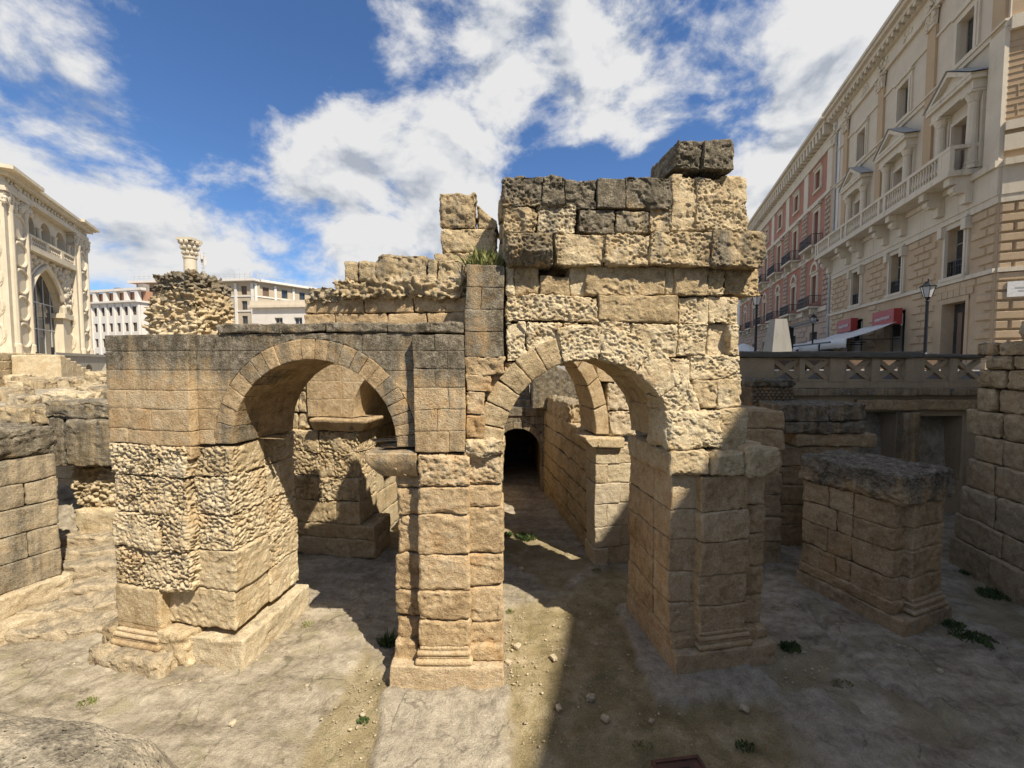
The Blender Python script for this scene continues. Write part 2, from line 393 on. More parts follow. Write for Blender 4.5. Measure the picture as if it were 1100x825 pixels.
# --- restored smooth wall with the left arch
def lich_top(P): return .62*sst(4.75, 5.8, P[:, 2]+.55*fbm(P*np.array([1.1, 1.1, .45]), 3, 77))+.12
w = MB()
po = push_out(SPL, ZS, RA+.36, RA+.36)
def inside(u, v, a, b): return all(math.hypot((x-SPL)/(RA+.36), max(0, z-ZS)/(RA+.36)) < 1 for x in (u, v) for z in (a, b))
zs = [4.04, 4.3, 4.68, 5.02, 5.38, 5.72, 6.02]
for i, (a, b_) in enumerate(zip(zs[:-1], zs[1:])):
    a0 = a-.03 if i else a
    for u, v in ([(-6.45, -5.45), (-5.45, -4.63)] if i % 2 else [(-6.45, -6.0), (-6.0, -4.63)]):
        stone(w, (u+.002, -.17, a+.002), (v-.002, .6, b_-.002), 'cut' if i < 2 else 'new', res=.05, rnd=.012, tone=rng.uniform(.3, .6), lfun=lich_top)
    for u, v in [(-4.63, -3.9), (-3.9, -3.1), (-3.1, -2.3), (-2.3, -1.5), (-1.5, -.52)]:
        if inside(u, v, a, b_): continue
        stone(w, (u+.002, 0, a+.002), (v-.002, .6, b_-.002), 'new', res=.045, rnd=.01, tone=rng.uniform(.3, .55), lfun=lich_top, pre=po)
    for u, v in [(-6.4, -4.9), (-4.9, -3.4), (-3.4, -1.9), (-1.9, -.5)]:
        if not inside(u, v, a, b_): stone(w, (u, .62, a), (v, 1.4, b_), 'worn', res=.09, rnd=.03, lich=.3, pre=po)
# broken lower edge over the honeycombed pier
stone(w, (-6.4, -.15, 3.86), (-6.0, .3, 4.04), 'rough', res=.03, rnd=.06, tone=.3); stone(w, (-5.75, -.16, 3.8), (-4.65, .3, 4.05), 'worn', res=.03, rnd=.05, tone=.35)
w.build('restored_wall', M_STONE, arc, True)
t = MB(); x = -4.2
for i, le in enumerate((1.25, .8, 1.1, .75, .57)):
    stone(t, (x+.004, -.03, 6.025), (x+le-.004, 1.15, 6.19+rng.uniform(-.015, .02)), 'worn', res=.04, rnd=.025, lich=.75, tone=.3, pale=.3); x += le
t.build('top_course', M_STONE, arc, True)
a = MB()
ring(a, SPL, ZS, RA, RA, .35, -.012, .6, [0, 7, 13.5, 20, 27, 34, 41, 48.5, 56, 63, 71, 79, 87, 95, 103, 111, 119, 127, 136, 146, 157, 168, 180], 'cut', res=.035, rnd=.01, lich=.12, tone=.35, gap=.002, wave=.012, lfun=lambda P: np.full(len(P), rng.uniform(-.1, .45)))
ring(a, SPL, ZS, RA+.005, RA+.005, .36, .605, 1.65, [0, 18, 35, 52, 70, 90, 108, 126, 145, 162, 180], 'cut', res=.06, rnd=.012, tone=.3)
a.build('arch', M_STONE, arc, True)

# --- middle pier
p2 = MB(); o = 0
zz = [.62, 1.12, 1.62, 2.25, 2.95, 3.42, 3.98]
for i, (c, e) in enumerate(zip(zz[:-1], zz[1:])):
    k = 'rough' if i == 5 else 'worn'
    stone(p2, (-.53, -.21+rng.uniform(-.02, .02), c+.004), (.36, .3, e-.004), k, res=.026, rnd=.06, tone=rng.uniform(.35, .65), amp=.7)
    o2 = o if i else 0
    o = rng.uniform(-.12, .12)*(i < 4)
    stone(p2, (.30, -.10, c+.004+o2), (.90+rng.uniform(-.03, .03), .8, e-.004+o*(i < 4)), k, res=.026, rnd=.06, tone=rng.uniform(.3, .6), amp=.8)
    stone(p2, (-.98+rng.uniform(-.02, .03), .02, c-.1), (-.50, .8, e-.1), 'rough', res=.03, rnd=.07, tone=rng.uniform(.25, .6), amp=.6)
    stone(p2, (-.95, .8, c), (.88, 1.72, e), 'worn', res=.06, rnd=.05)
P2 = p2.build('pier', M_STONE, arc, True)
b = MB(); moulding(b, -.58, .40, -.31, .3, .36, tone=.6); b.build('base_moulding', M_STONE, P2, True)
b = MB(); stone(b, (-1.0, -.32, -.2), (.92, 1.7, .36), 'worn', res=.035, rnd=.035, tone=.55, pale=.3, amp=.6)
stone(b, (.30, -.2, .36), (.92, 1.0, .66), 'worn', res=.035, rnd=.05, tone=.4); stone(b, (-.98, -.12, .3), (-.55, 1.0, .64), 'worn', res=.035, rnd=.05, tone=.4)
b.build('plinth', M_STONE, P2, True)
b = MB()
def cav(P):                                          # the face of the impost leans in towards its foot
    P = P.copy(); k = np.clip((3.88-P[:, 2])/.34, 0, 1)**1.3; P[:, 0] += .26*k*(P[:, 0] < -.95); P[:, 1] += .16*k*(P[:, 1] < .3); return P
stone(b, (-1.42, -.2, 3.56), (-.55, 1.5, 4.0), 'cut', res=.035, rnd=.03, tone=.45, lich=.3, pre=cav)
b.build('impost', M_STONE, P2, True)

# --- smooth buttress over the middle pier and the taller post beside it
b = MB(); zz = [4.02, 4.36, 4.72, 5.1, 5.42, 5.72, 5.98]
for i, (c, e) in enumerate(zip(zz[:-1], zz[1:])):
    for u, v in ([(-.57, -.2), (-.2, .28)] if i % 2 else [(-.57, .0), (.0, .28)]):
        stone(b, (u+.002, -.17, c+.002), (v-.002, .5, e-.002), 'cut', res=.04, rnd=.01, tone=rng.uniform(.25, .5), lich=.25, lfun=lambda P: .6*sst(4.9, 5.6, P[:, 2]))
b.build('buttress', M_STONE, arc, True)
b = MB(); zz = [5.32, 5.62, 6.05, 6.42, 6.78, 7.15]
for i, (c, e) in enumerate(zip(zz[:-1], zz[1:])):
    for u, v in ([(.28, .93)] if i < 2 else ([(.28, .55), (.55, .93)] if i % 2 else [(.28, .93)])):
        stone(b, (u+.002, -.06, c+.002), (v-.002, .62, e-.002), 'rough' if i < 1 else 'cut', res=.035, rnd=.012, tone=rng.uniform(.25, .5), lich=.0 if i < 1 else .6)
b.build('corner_post', M_STONE, arc, True)

# --- the masonry between post and right arch, laid stone by stone
u = MB()
def U(x0, y0, x1, y1, d0=0.0, kind='rough', d1=.62, **kw):
    kw.setdefault('res', .0145); kw.setdefault('resd', .04); kw.setdefault('rnd', .035); pxblock(u, x0, y0, x1, y1, d0, d1, kind, **kw)
DK = dict(lich=.62, tone=.3, lfun=lambda P: .5*fbm(P*np.array([1.6, 1.6, 1.0]), 3, 88)+.5*sst(8.05, 8.55, P[:, 2])-.1)                          # blackened crown stones
U(540, 190, 583, 222, -.03, **DK); U(583, 189, 607, 221, 0, **DK); U(607, 192, 642, 224, .02, **DK)
U(643, 191, 672, 222, -.02, 'cut', rnd=.015, lich=.75, tone=.3); U(672, 190, 723, 224, .0, **DK)
U(541, 222, 577, 250, .0, lich=.3); U(577, 218, 620, 252, .03, lich=.4); U(622, 223, 661, 250, .02, lich=.7, tone=.3); U(661, 224, 698, 250, .03, lich=.6); U(698, 222, 723, 250, .04, lich=.5)
U(543, 285, 552, 318, .05, 'worn'); U(552, 285, 580, 318, .05, 'worn'); U(580, 296, 612, 318, .03, 'worn', tone=.2); U(612, 285, 630, 318, .09, 'worn')
U(629, 285, 715, 317, .0, 'worn', tone=.35); U(714, 284, 726, 317, .05, 'worn'); U(725, 285, 762, 317, -.02, 'worn', tone=.4); U(762, 287, 779, 318, .0, 'rough'); U(779, 286, 816, 317, .1, 'rough')
U(543, 317, 643, 346, -.02, tone=.7); U(643, 316, 729, 346, -.04, 'worn', tone=.3); U(729, 318, 762, 348, .02, tone=.7); U(762, 318, 793, 348, .06, tone=.7)
U(544, 346, 566, 388, .0, tone=.8); U(566, 347, 604, 386, .0, tone=.8); U(604, 346, 643, 384, -.02, tone=.7); U(643, 345, 678, 384, -.03, tone=.75); U(678, 347, 728, 385, -.04, tone=.8)
U(728, 346, 760, 383, -.02, tone=.7); U(760, 348, 790, 382, .16, 'worn', tone=.75); U(786, 348, 796, 382, .0, tone=.7)
U(541, 252, 723, 284, .25, 'worn', d1=.9); U(742, 381, 796, 408, .0, tone=.8); U(722, 384, 744, 412, -.05, tone=.8)
U(745, 408, 772, 438, -.02, 'worn', tone=.5); U(772, 406, 797, 438, -.01, 'worn', tone=.7); U(774, 438, 803, 484, -.04, 'worn', tone=.6)
U(716, 440, 778, 484, -.16, tone=.8, rnd=.12); U(712, 412, 746, 442, -.02, tone=.8)
# core behind
for (c, e) in zip([5.55, 6.1, 6.7, 7.1, 7.7, 8.1], [6.1, 6.7, 7.1, 7.7, 8.1, 8.55]):
    for s0, s1 in ((.86, 2.4), (2.4, 3.8), (3.8, 5.15)):
        stone(u, (s0, .5, c), (s1, 1.5, e+rng.uniform(-.05, .03)), 'rough', res=.075, rnd=.07, lich=.3)
for (c, e) in zip([4.0, 4.55, 5.1], [4.55, 5.1, 5.6]): stone(u, (4.1, .5, c), (5.3, 1.7, e), 'rough', res=.08, rnd=.07, tone=.6)
u.build('block_wall', M_PALE, arc, True)
c = MB()                                             # projecting cornice stones
kw = dict(res=.016, rnd=.04, resd=.04)
pxblock(c, 543, 248, 596, 284, -.26, .5, 'rough', lich=.55, tone=.4, pre=lambda P: P+np.stack([0*P[:, 0], .2*np.clip((7.35-P[:, 2])/.3, 0, 1)*(P[:, 1] < .1), 0*P[:, 0]], 1), **kw)
pxblock(c, 596, 250, 650, 285, -.10, .5, 'rough', lich=.2, tone=.6, **kw); pxblock(c, 650, 250, 699, 285, -.14, .5, 'rough', lich=.25, tone=.6, **kw)
pxblock(c, 699, 248, 767, 286, -.18, .5, 'rough', lich=.3, tone=.5, **kw); pxblock(c, 766, 248, 824, 287, -.22, .7, 'rough', lich=.45, tone=.4, **kw)
c.build('cornice', M_PALE, arc, True)
c = MB()
for (x0, x1, y0, l, dd) in ((722, 751, 188, .2, .02), (749, 778, 190, .2, .0), (776, 805, 189, .15, .05)): pxblock(c, x0, y0, x1, 249, dd, .7, 'rough', lich=l, tone=.6, **kw)
stone(c, (4.0, .6, 7.7), (5.2, 1.5, 8.6), 'rough', res=.07, rnd=.1, lich=.4)
c.build('upright_stones', M_PALE, arc, True)
c = MB()
def lean(P): P = P.copy(); P[:, 0] += np.clip((P[:, 2]-8.8), 0, 1)*.22*(P[:, 0] < 4.3); return P
stone(c, (3.84, -.05, 8.84), (4.38, 1.0, 9.34), 'rough', res=.018, rnd=.05, resd=.04, lich=.85, tone=.3, pre=lean); stone(c, (4.37, -.12, 8.86), (4.97, .8, 9.38), 'rough', res=.018, rnd=.05, resd=.04, lich=.9, tone=.3)
c.build('crowning_blocks', M_PALE, arc, True)
# --- infill of old stone left of the right arch
c = MB()
for x0, y0, x1, y1, k in ((500, 400, 541, 428, 'rough'), (541, 388, 566, 404, 'rough'), (500, 428, 520, 486, 'worn')): pxblock(c, x0, y0, x1, y1, .05, .6, k, res=.03, rnd=.05, tone=.35, pre=push_out(SPR, ZS, RA+.45, RA+.45))
for za_, zb_ in ((4.22, 4.6), (4.6, 5.02), (5.02, 5.33)): stone(c, (.29, -.06, za_+.004), (.62+.1*(za_ > 4.9), .5, zb_-.004), 'worn', res=.03, rnd=.03)
stone(c, (.3, .6, 4.09), (1.9, 1.7, 5.6), 'rough', res=.08, rnd=.05, pre=push_out(SPR, ZS, RA+.3, RA+.3))
c.build('infill', M_STONE, arc, True)
# --- the right arch: small new voussoirs on the left, big worn ones on the right
a = MB()
ring(a, SPR, ZS, RA, RA, .46, -.05, .6, [108, 120, 132, 144, 156, 168, 180], 'worn', res=.028, rnd=.025, tone=.35, amp=.55)
ring(a, SPR, ZS, RA-.02, RA-.02, .62, -.08, .6, [0, 16, 34, 58, 84, 108], 'rough', res=.017, rnd=.05, tone=.8, resd=.04)
ring(a, SPR, ZS, RA, RA, .5, .61, 1.75, [0, 25, 50, 75, 100, 128, 155, 180], 'worn', res=.05, rnd=.04, tone=.4, amp=.7)
a.build('arch', M_PALE, arc, True)
# small ledge block at the pier top, left side
b = MB(); stone(b, (.25, -.18, 3.92), (.95, .9, 4.22), 'rough', res=.03, rnd=.11, tone=.6, amp=.8); b.build('impost', M_PALE, P2, True)

# --- right pier
p3 = MB()
zz = [.55, 1.12, 1.7, 2.3, 2.85, 3.48]
for i, (c_, e) in enumerate(zip(zz[:-1], zz[1:])):
    stone(p3, (4.42, -.2+rng.uniform(-.02, .02), c_+.004), (5.38, .3, e-.004), 'worn', res=.028, rnd=.035, tone=rng.uniform(.3, .6), amp=.6)
    stone(p3, (3.94, 0, c_+.004), (4.48, .62, e-.004), 'worn', res=.028, rnd=.035, tone=rng.uniform(.4, .7), amp=.5)
    stone(p3, (5.34, -.02, c_+.004), (5.88, .7, e-.004), 'worn', res=.03, rnd=.05, tone=rng.uniform(.3, .6), amp=.8)
    for g0, g1 in ([(.62, 1.2), (1.2, 1.78)] if i % 2 else [(.62, 1.78)]):
        stone(p3, (3.93+rng.uniform(-.02, .02), g0+.004, c_+.004), (5.8, g1-.004, e-.004), 'worn', res=.035, rnd=.04, tone=rng.uniform(.3, .55), amp=.7)
P3 = p3.build('pier', M_STONE, arc, True)
b = MB(); moulding(b, 4.38, 5.45, -.31, .3, .36, tone=.5); b.build('base_moulding', M_STONE, P3, True)
b = MB(); stone(b, (3.92, -.32, -.2), (5.95, 1.8, .36), 'worn', res=.04, rnd=.04, tone=.5, pale=.2, amp=.6); stone(b, (3.92, -.15, .3), (5.92, 1.75, .56), 'worn', res=.04, rnd=.05, tone=.4)
b.build('plinth', M_STONE, P3, True)
b = MB()
stone(b, (3.80, -.22, 3.50), (4.6, 1.6, 3.97), 'rough', res=.03, rnd=.1, tone=.6, amp=.6); stone(b, (4.58, -.3, 3.48), (5.25, .6, 3.95), 'worn', res=.03, rnd=.14, tone=.5); stone(b, (5.2, -.36, 3.44), (5.95, .8, 4.0), 'worn', res=.03, rnd=.15, tone=.5)
stone(b, (4.6, .6, 3.5), (5.8, 1.7, 3.95), 'rough', res=.07, rnd=.1)
b.build('impost', M_PALE, P3, True)

# --- set back on the arcade: the rear wall, the rubble pillar and the broken stub
rw = thing('rear_wall', 'low rough wall of mixed blocks and rubble on top of the arcade, behind the smooth post', 'wall')
b = MB(); courses(b, -2.85, .25, .5, .9, [6.05, 6.42, 6.72], .75, 'worn', res=.04, rnd=.03, tone=.4)
b.build('lower_courses', M_STONE, rw, True)
b = MB(); stone(b, (-2.2, .35, 6.66), (.25, .9, 7.02), 'rubble', res=.03, rnd=.09, lich=.25, tone=.5); stone(b, (-2.75, .42, 6.6), (-2.1, .9, 6.92), 'rubble', res=.035, rnd=.09, lich=.4); b.build('rubble_band', M_PALE, rw, True)
b = MB()
for x0, x1, dz in ((-2.0, -1.72, 0), (-1.72, -1.4, -.03), (-1.4, -.45, .08), (-.45, -.28, .02), (-.28, .26, 0)): stone(b, (x0+.006, .42, 6.98), (x1-.006, .9, 7.36+dz), 'rough' if x1-x0 > .5 else 'worn', res=.03, rnd=.05, lich=.35, tone=.5)
b.build('upper_course', M_PALE, rw, True)
sw = thing('plaster_wall_stump', 'short grey green stump of wall left of the rear rubble wall', 'wall')
b = MB(); courses(b, -2.95, -2.1, 1.4, 1.95, [6.1, 6.5, 6.93], .5, 'worn', res=.05, rnd=.03, lich=.6, tone=.3); b.build('wall', M_STONE, sw, True)
rb = MB()
def waist(P):
    P = P.copy(); z = (P[:, 2]-6.0)/1.6; c = -6.36
    P[:, 0] = c+(P[:, 0]-c)*(1+.12*np.sin(z*5)+.05*z)+.0*z; return P
for i, (a_, b_) in enumerate([(5.95, 6.35), (6.35, 6.72), (6.72, 7.08), (7.08, 7.42)]):
    stone(rb, (-7.05+.05*i, .95, a_-.06), (-5.68-.02*i, 1.9, b_+.02), 'rubble', res=.024, rnd=.12, tone=.75-.13*i, lich=.0 if i < 1 else [.05, .35, .7][i-1], pre=waist)
o = rb.build('rubble_pillar', M_PALE, None, True); tag(o, 'stump of layered rubble concrete with dark weathered top standing on the left wall', 'ruin')
st = thing('broken_stub', 'broken upright stone stub with slanted shoulder on the rear wall, beside the tall block wall', 'ruin')
b = MB(); stone(b, (-.26, .62, 7.95), (.42, 1.1, 8.62), 'rough', res=.03, rnd=.05, lich=.35, tone=.35); b.build('upper_block', M_PALE, st, True)
b = MB(); stone(b, (-.24, .6, 7.5), (.8, 1.1, 7.96), 'rough', res=.03, rnd=.05, lich=.1, tone=.5); stone(b, (-.35, .55, 7.15), (.85, 1.15, 7.5), 'worn', res=.04, rnd=.04, tone=.4); b.build('lower_block', M_PALE, st, True)
b = MB(); stone(b, (.44, .65, 7.96), (.84, 1.25, 8.42), 'rough', res=.03, rnd=.05, lich=.15, tone=.4, pre=lambda P: P+np.stack([0*P[:, 0], 0*P[:, 0], -.75*(P[:, 0]-.44)*np.clip((P[:, 2]-7.96)/.4, 0, 1)], 1)); b.build('slanted_block', M_PALE, st, True)

# ================================================================== inner ring: piers, arches and corridor behind the arcade
ip = thing('inner_pier', 'crumbling inner pier with a projecting impost and sawn arch block, seen through the left arch', 'ruin')
b = MB(); zz = [.0, .55, .95, 1.6, 2.3, 3.0, 3.6]
for i, (a_, e) in enumerate(zip(zz[:-1], zz[1:])):
    for s0, s1 in ([(-6.3, -5.2), (-5.2, -3.75)] if i % 2 else [(-6.3, -4.6), (-4.6, -3.75)]):
        stone(b, (s0, 4.1, a_), (s1+(.5 if i < 2 else .0), 5.2, e), 'worn' if i < 3 else 'honey', res=.035, rnd=.05, tone=rng.uniform(.4, .75))
IA = b.build('pier', M_PALE, ip, True)
b = MB(); stone(b, (-5.3, 3.85, 3.62), (-3.3, 5.0, 3.98), 'cut', res=.04, rnd=.04, tone=.4, lich=.1, pre=lambda P: P+np.stack([-.3*np.clip((3.9-P[:, 2])/.28, 0, 1)*(P[:, 0] > -3.8), .18*np.clip((3.9-P[:, 2])/.28, 0, 1)*(P[:, 1] < 4.2), 0*P[:, 0]], 1)); b.build('impost', M_STONE, ip, True)
for k in range(2): pass
b = MB(); po2 = push_out(SPL, 4.0, 1.5, 1.5)
for i, (a_, e) in enumerate(zip([4.0, 4.5, 5.0, 5.45], [4.5, 5.0, 5.45, 5.9])):
    stone(b, (-5.55, 4.1, a_), (-4.3, 5.1, e), 'cut', res=.05, rnd=.012, tone=.5); stone(b, (-4.3, 4.1, a_), (-3.0 if i < 3 else -1.2, 5.1, e), 'cut', res=.05, rnd=.012, tone=.6, pre=po2)
b.build('arch_block', M_STONE, ip, True)
b = MB(); courses(b, -6.4, -5.6, 4.15, 5.0, [3.6, 4.1, 4.7, 5.3], .4, 'rough', res=.06, rnd=.08, tone=.5); b.build('ragged_flank', M_PALE, ip, True); b = MB(); ring(b, SPL, 4.0, 1.5, 1.5, .45, 5.12, 9.2, [0, 30, 60, 90, 120, 150, 180], 'worn', res=.09, rnd=.04, lich=.2)
courses(b, -4.4, -.6, 9.0, 9.8, [0, .7, 1.4, 2.1, 2.8, 3.5, 4.2, 4.9, 5.6], 1.2, 'worn', res=.12, rnd=.04, lich=.2); courses(b, -.95, -.5, 4.2, 9.0, [0, .8, 1.6, 2.4, 3.2, 4.02], 1.2, 'worn', res=.12, rnd=.04, lich=.2)
courses(b, -5.6, -3.96, 5.25, 9.9, [0, .7, 1.4, 2.1, 2.8, 3.5, 4.25], 2, 'worn', res=.12, rnd=.04, lich=.2); courses(b, -2.95, -.9, 6.6, 7.3, [0, .6, 1.2, 1.8, 2.4, 3.0], .7, 'worn', res=.08, rnd=.04, lich=.3); b.build('rear_vault', M_PALE, ip, True)

cw = thing('corridor_wall', 'long shaded passage wall with a pale pier face and arch springer, seen through the right arch', 'wall')
b = MB(); zz = [-.1, .42, 1.0, 1.65, 2.2, 2.75, 3.2]
for i, (a_, e) in enumerate(zip(zz[:-1], zz[1:])):
    o_ = .06 if i == 0 else 0
    stone(b, (3.88-o_, 3.85-o_, a_), (4.75 if i % 2 else 4.3, 4.6, e-.006), 'worn', res=.035, rnd=.03, tone=rng.uniform(.5, .9), pale=.7 if i in (1, 2, 3) else .3, amp=.6)
    stone(b, (4.75 if i % 2 else 4.3, 3.88, a_), (6.0, 4.6, e-.006), 'worn', res=.04, rnd=.03, tone=rng.uniform(.5, .9), pale=.6 if i in (1, 2, 3) else .3, amp=.8)
b.build('pier', M_PALE, cw, True)
b = MB(); courses(b, 3.92, 5.2, 4.62, 11.2, [-.1, .5, 1.1, 1.7, 2.3, 2.9, 3.5], 3, 'honey', res=.07, rnd=.06, tone=.4, amp=.8)
stone(b, (3.9, 6.5, 3.4), (5.1, 11.2, 4.2), 'rubble', res=.08, rnd=.2, tone=.4, lich=.3); b.build('side_wall', M_PALE, cw, True)
b = MB(); stone(b, (3.5, 3.7, 3.22), (4.8, 4.7, 3.5), 'cut', res=.04, rnd=.05, tone=.6, pre=lambda P: P+np.stack([.25*np.clip((3.42-P[:, 2])/.2, 0, 1)*(P[:, 0] < 3.9), 0*P[:, 0], 0*P[:, 0]], 1)); b.build('impost', M_PALE, cw, True)
b = MB(); ring(b, SPR, 3.55, 1.48, 2.25, .45, 3.9, 5.3, [0, 18, 36, 54, 72, 90, 108, 126, 144, 162, 180], 'cut', res=.05, rnd=.02, tone=.55)
stone(b, (4.3, 3.95, 4.2), (5.2, 4.9, 5.0), 'rough', res=.04, rnd=.08, tone=.8, pale=.5); stone(b, (4.35, 3.9, 3.5), (5.3, 4.9, 4.2), 'rough', res=.04, rnd=.08, tone=.8, pale=.5)
stone(b, (3.95, 3.92, 5.0), (4.6, 4.9, 5.6), 'cut', res=.05, rnd=.02, tone=.6, pre=push_out(SPR, 3.55, 1.93, 2.7)); b.build('arch', M_STONE, cw, True)
lw = thing('passage_wall', 'dark left wall of the passage behind the middle pier', 'wall')
b = MB(); courses(b, -.85, .85, 3.95, 11.2, [-.1, .6, 1.2, 1.8, 2.4, 3.0, 3.55], 2.5, 'worn', res=.1, rnd=.05, tone=.4, amp=.8); b.build('masonry', M_STONE, lw, True)

tn = thing('tunnel_mouth', 'grey vaulted tunnel mouth with black interior at the end of the passage', 'ruin')
b = MB(); TX, TW, TZ = .25, 1.0, 1.7                # tunnel centre, half width, springing
ident = lambda P: P
def ring_xy(mb, sc, zs, rs, rz, th, y0, y1, angs, **kw): ring(mb, sc, zs, rs, rz, th, y0, y1, angs, warp=None, **kw)
ring_xy(b, TX, TZ, TW, 1.02, .3, 17.7, 18.6, [0, 20, 40, 60, 80, 100, 120, 140, 160, 180], kind='cut', res=.06, rnd=.02, lich=.6)
pz = push_out(TX, TZ, TW+.3, 1.32)
for x0, x1 in ((-3.5, -1.05), (1.55, 4.5)): courses(b, x0, x1, 17.75, 18.6, [-.2, .5, 1.1, 1.7, 2.3, 2.9, 3.25], .8, 'worn', warp=None, res=.11, rnd=.03, lich=.6, pre=pz)
for x0, x1 in ((-1.2, -.75), (1.25, 1.6)): courses(b, x0, x1, 17.72, 18.6, [-.2, .5, 1.1, 1.71], .8, 'worn', warp=None, res=.07, rnd=.03, lich=.5)
courses(b, -1.6, 2.6, 17.72, 18.6, [2.3, 2.9, 3.25], .7, 'cut', warp=None, res=.06, rnd=.02, lich=.7, pre=pz)
courses(b, -3.5, 4.5, 17.66, 18.7, [3.25, 3.62], 1.1, 'cut', warp=None, res=.06, rnd=.02, lich=.7)
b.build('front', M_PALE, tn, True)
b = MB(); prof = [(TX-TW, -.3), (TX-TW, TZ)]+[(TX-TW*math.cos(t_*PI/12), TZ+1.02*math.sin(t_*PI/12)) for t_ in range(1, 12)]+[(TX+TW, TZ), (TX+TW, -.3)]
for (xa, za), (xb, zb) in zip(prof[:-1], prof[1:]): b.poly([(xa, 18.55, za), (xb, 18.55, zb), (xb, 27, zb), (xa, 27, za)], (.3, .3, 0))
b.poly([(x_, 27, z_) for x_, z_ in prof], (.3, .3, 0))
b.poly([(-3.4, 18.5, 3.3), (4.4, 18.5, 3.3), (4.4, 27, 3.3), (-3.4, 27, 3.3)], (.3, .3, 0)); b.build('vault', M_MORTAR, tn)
sp = thing('stone_steps', 'flight of grey stone steps above the tunnel mouth', 'steps'); b = MB()
for i in range(6): stone(b, (-3.3, 18.3+.42*i, 3.5+.26*i-(.3 if i else .0)), (.82, 20.9, 3.88+.26*i), 'cut', warp=None, res=.1, rnd=.02, lich=.55, tone=.4)
b.build('treads', M_PALE, sp, True)
bk = thing('grey_masonry_block', 'tall plastered grey block of masonry right of the stone steps, above the tunnel', 'wall'); b = MB()
stone(b, (.85, 17.2, 3.6), (3.2, 19.8, 5.6), 'worn', warp=None, res=.06, rnd=.06, lich=.75, tone=.3, pre=lambda P: P+np.stack([0*P[:, 0], 0*P[:, 0], -.5*np.clip(P[:, 0]-1.4, 0, 3)*np.clip((P[:, 2]-3.6)/2, 0, 1)], 1)); b.build('masonry', M_PALE, bk, True)

# ================================================================== ruins on the right
lp = thing('low_pier', 'free-standing square stone pier with a blackened lichen top, in the shade right of the arcade', 'ruin')
b = MB()
def dk(P): return .9*sst(2.45, 2.75, P[:, 2]+.2*fbm(P*2, 3, 5))
for i, (a_, e) in enumerate([(.55, 1.05), (1.05, 1.62), (1.62, 2.1), (2.1, 2.62)]):
    sp_ = 9.75+(.25 if i % 2 else -.2)
    stone(b, (9.42, -.3, a_+.004), (10.5, .3, e-.004), 'worn', res=.035, rnd=.05, tone=rng.uniform(.2, .45), amp=.8)
    stone(b, (9.07, -.16, a_+.004), (9.5, .62, e-.004), 'worn', res=.035, rnd=.04, tone=rng.uniform(.2, .45), amp=.7); stone(b, (10.45, -.2, a_+.004), (10.66, .6, e-.004), 'worn', res=.04, rnd=.05)
    for g0, g1 in ([(.62, 1.15), (1.15, 1.78)] if i % 2 else [(.62, .95), (.95, 1.78)]): stone(b, (9.07, g0+.004, a_+.004), (10.6, g1-.004, e-.004), 'worn', res=.035, rnd=.04, tone=rng.uniform(.2, .5), amp=.8)
LP = b.build('shaft', M_STONE, lp, True)
b = MB(); stone(b, (8.98, -.38, 2.60), (10.74, 1.85, 3.26), 'rough', res=.022, resd=.03, rnd=.11, lich=.38, tone=.3, lfun=lambda P: .40*sst(2.75, 3.2, P[:, 2])+.4*fbm(P*1.5, 3, 91)); b.build('top_slab', M_STONE, lp, True)
b = MB(); moulding(b, 9.36, 10.56, -.42, .2, .30, tone=.5); b.build('base_moulding', M_STONE, lp, True)
b = MB(); stone(b, (9.0, -.42, -.2), (10.72, 1.85, .3), 'worn', res=.04, rnd=.05, tone=.3, pale=.2, amp=.7); stone(b, (9.02, -.22, .3), (10.68, 1.8, .56), 'worn', res=.04, rnd=.05, tone=.3); b.build('plinth', M_STONE, lp, True)

s1 = thing('stepped_stub', 'layered stone stub with two overhanging dark slabs on top, behind the low pier', 'ruin'); b = MB()
courses(b, 8.15, 10.3, 12.4, 14.2, [-.1, .6, 1.2, 1.8, 2.4, 3.0], 1.2, 'worn', warp=None, res=.05, rnd=.04, tone=.3, lich=.2); courses(b, 8.5, 10.95, 12.3, 14, [3.0, 3.4], 2, 'worn', warp=None, res=.05, rnd=.06, tone=.4)
s1b = b.build('courses', M_STONE, s1, True); b = MB()
courses(b, 8.1, 10.5, 12.2, 13.9, [3.4, 3.78, 4.3], 1.2, 'rough', warp=None, res=.045, rnd=.08, lich=.55, tone=.3); b.build('top_slabs', M_STONE, s1, True)
s2 = thing('narrow_stub', 'narrow broken stone stub close behind the right pier of the arcade', 'ruin'); b = MB()
courses(b, 6.35, 7.45, 11.2, 12.8, [-.1, .6, 1.25, 1.9, 2.5, 3.1, 3.7, 4.2], .9, 'worn', jog=.05, warp=None, res=.05, rnd=.05, tone=.4, lich=.15); b.build('masonry', M_STONE, s2, True)
s3 = thing('net_brick_stub', 'low dark stub of diagonal net brickwork under the balustrade', 'ruin'); b = MB()
stone(b, (7.9, 13.6, -.1), (9.2, 14.6, 4.0), 'worn', warp=None, res=.1, rnd=.1, tone=.2, lich=.2)
for i in range(9):
    for j in range(7):
        c_ = Vector((8.0+.14*i+(.07 if j % 2 else 0), 13.58, 4.05+.1*j)); M = Matrix.Translation(c_) @ Matrix.Rotation(PI/4, 4, 'Y'); b.box(-.05, .05, -.03, .4, -.05, .05, (.2, .3, 0), M)
stone(b, (7.9, 13.62, 4.0), (9.25, 14.6, 4.75), 'cut', warp=None, res=.1, rnd=.05, tone=.1, lich=.3); stone(b, (7.85, 13.5, 4.72), (9.3, 14.6, 4.98), 'rough', warp=None, res=.06, rnd=.08, lich=.7); b.build('masonry', M_MORTAR, s3, True)

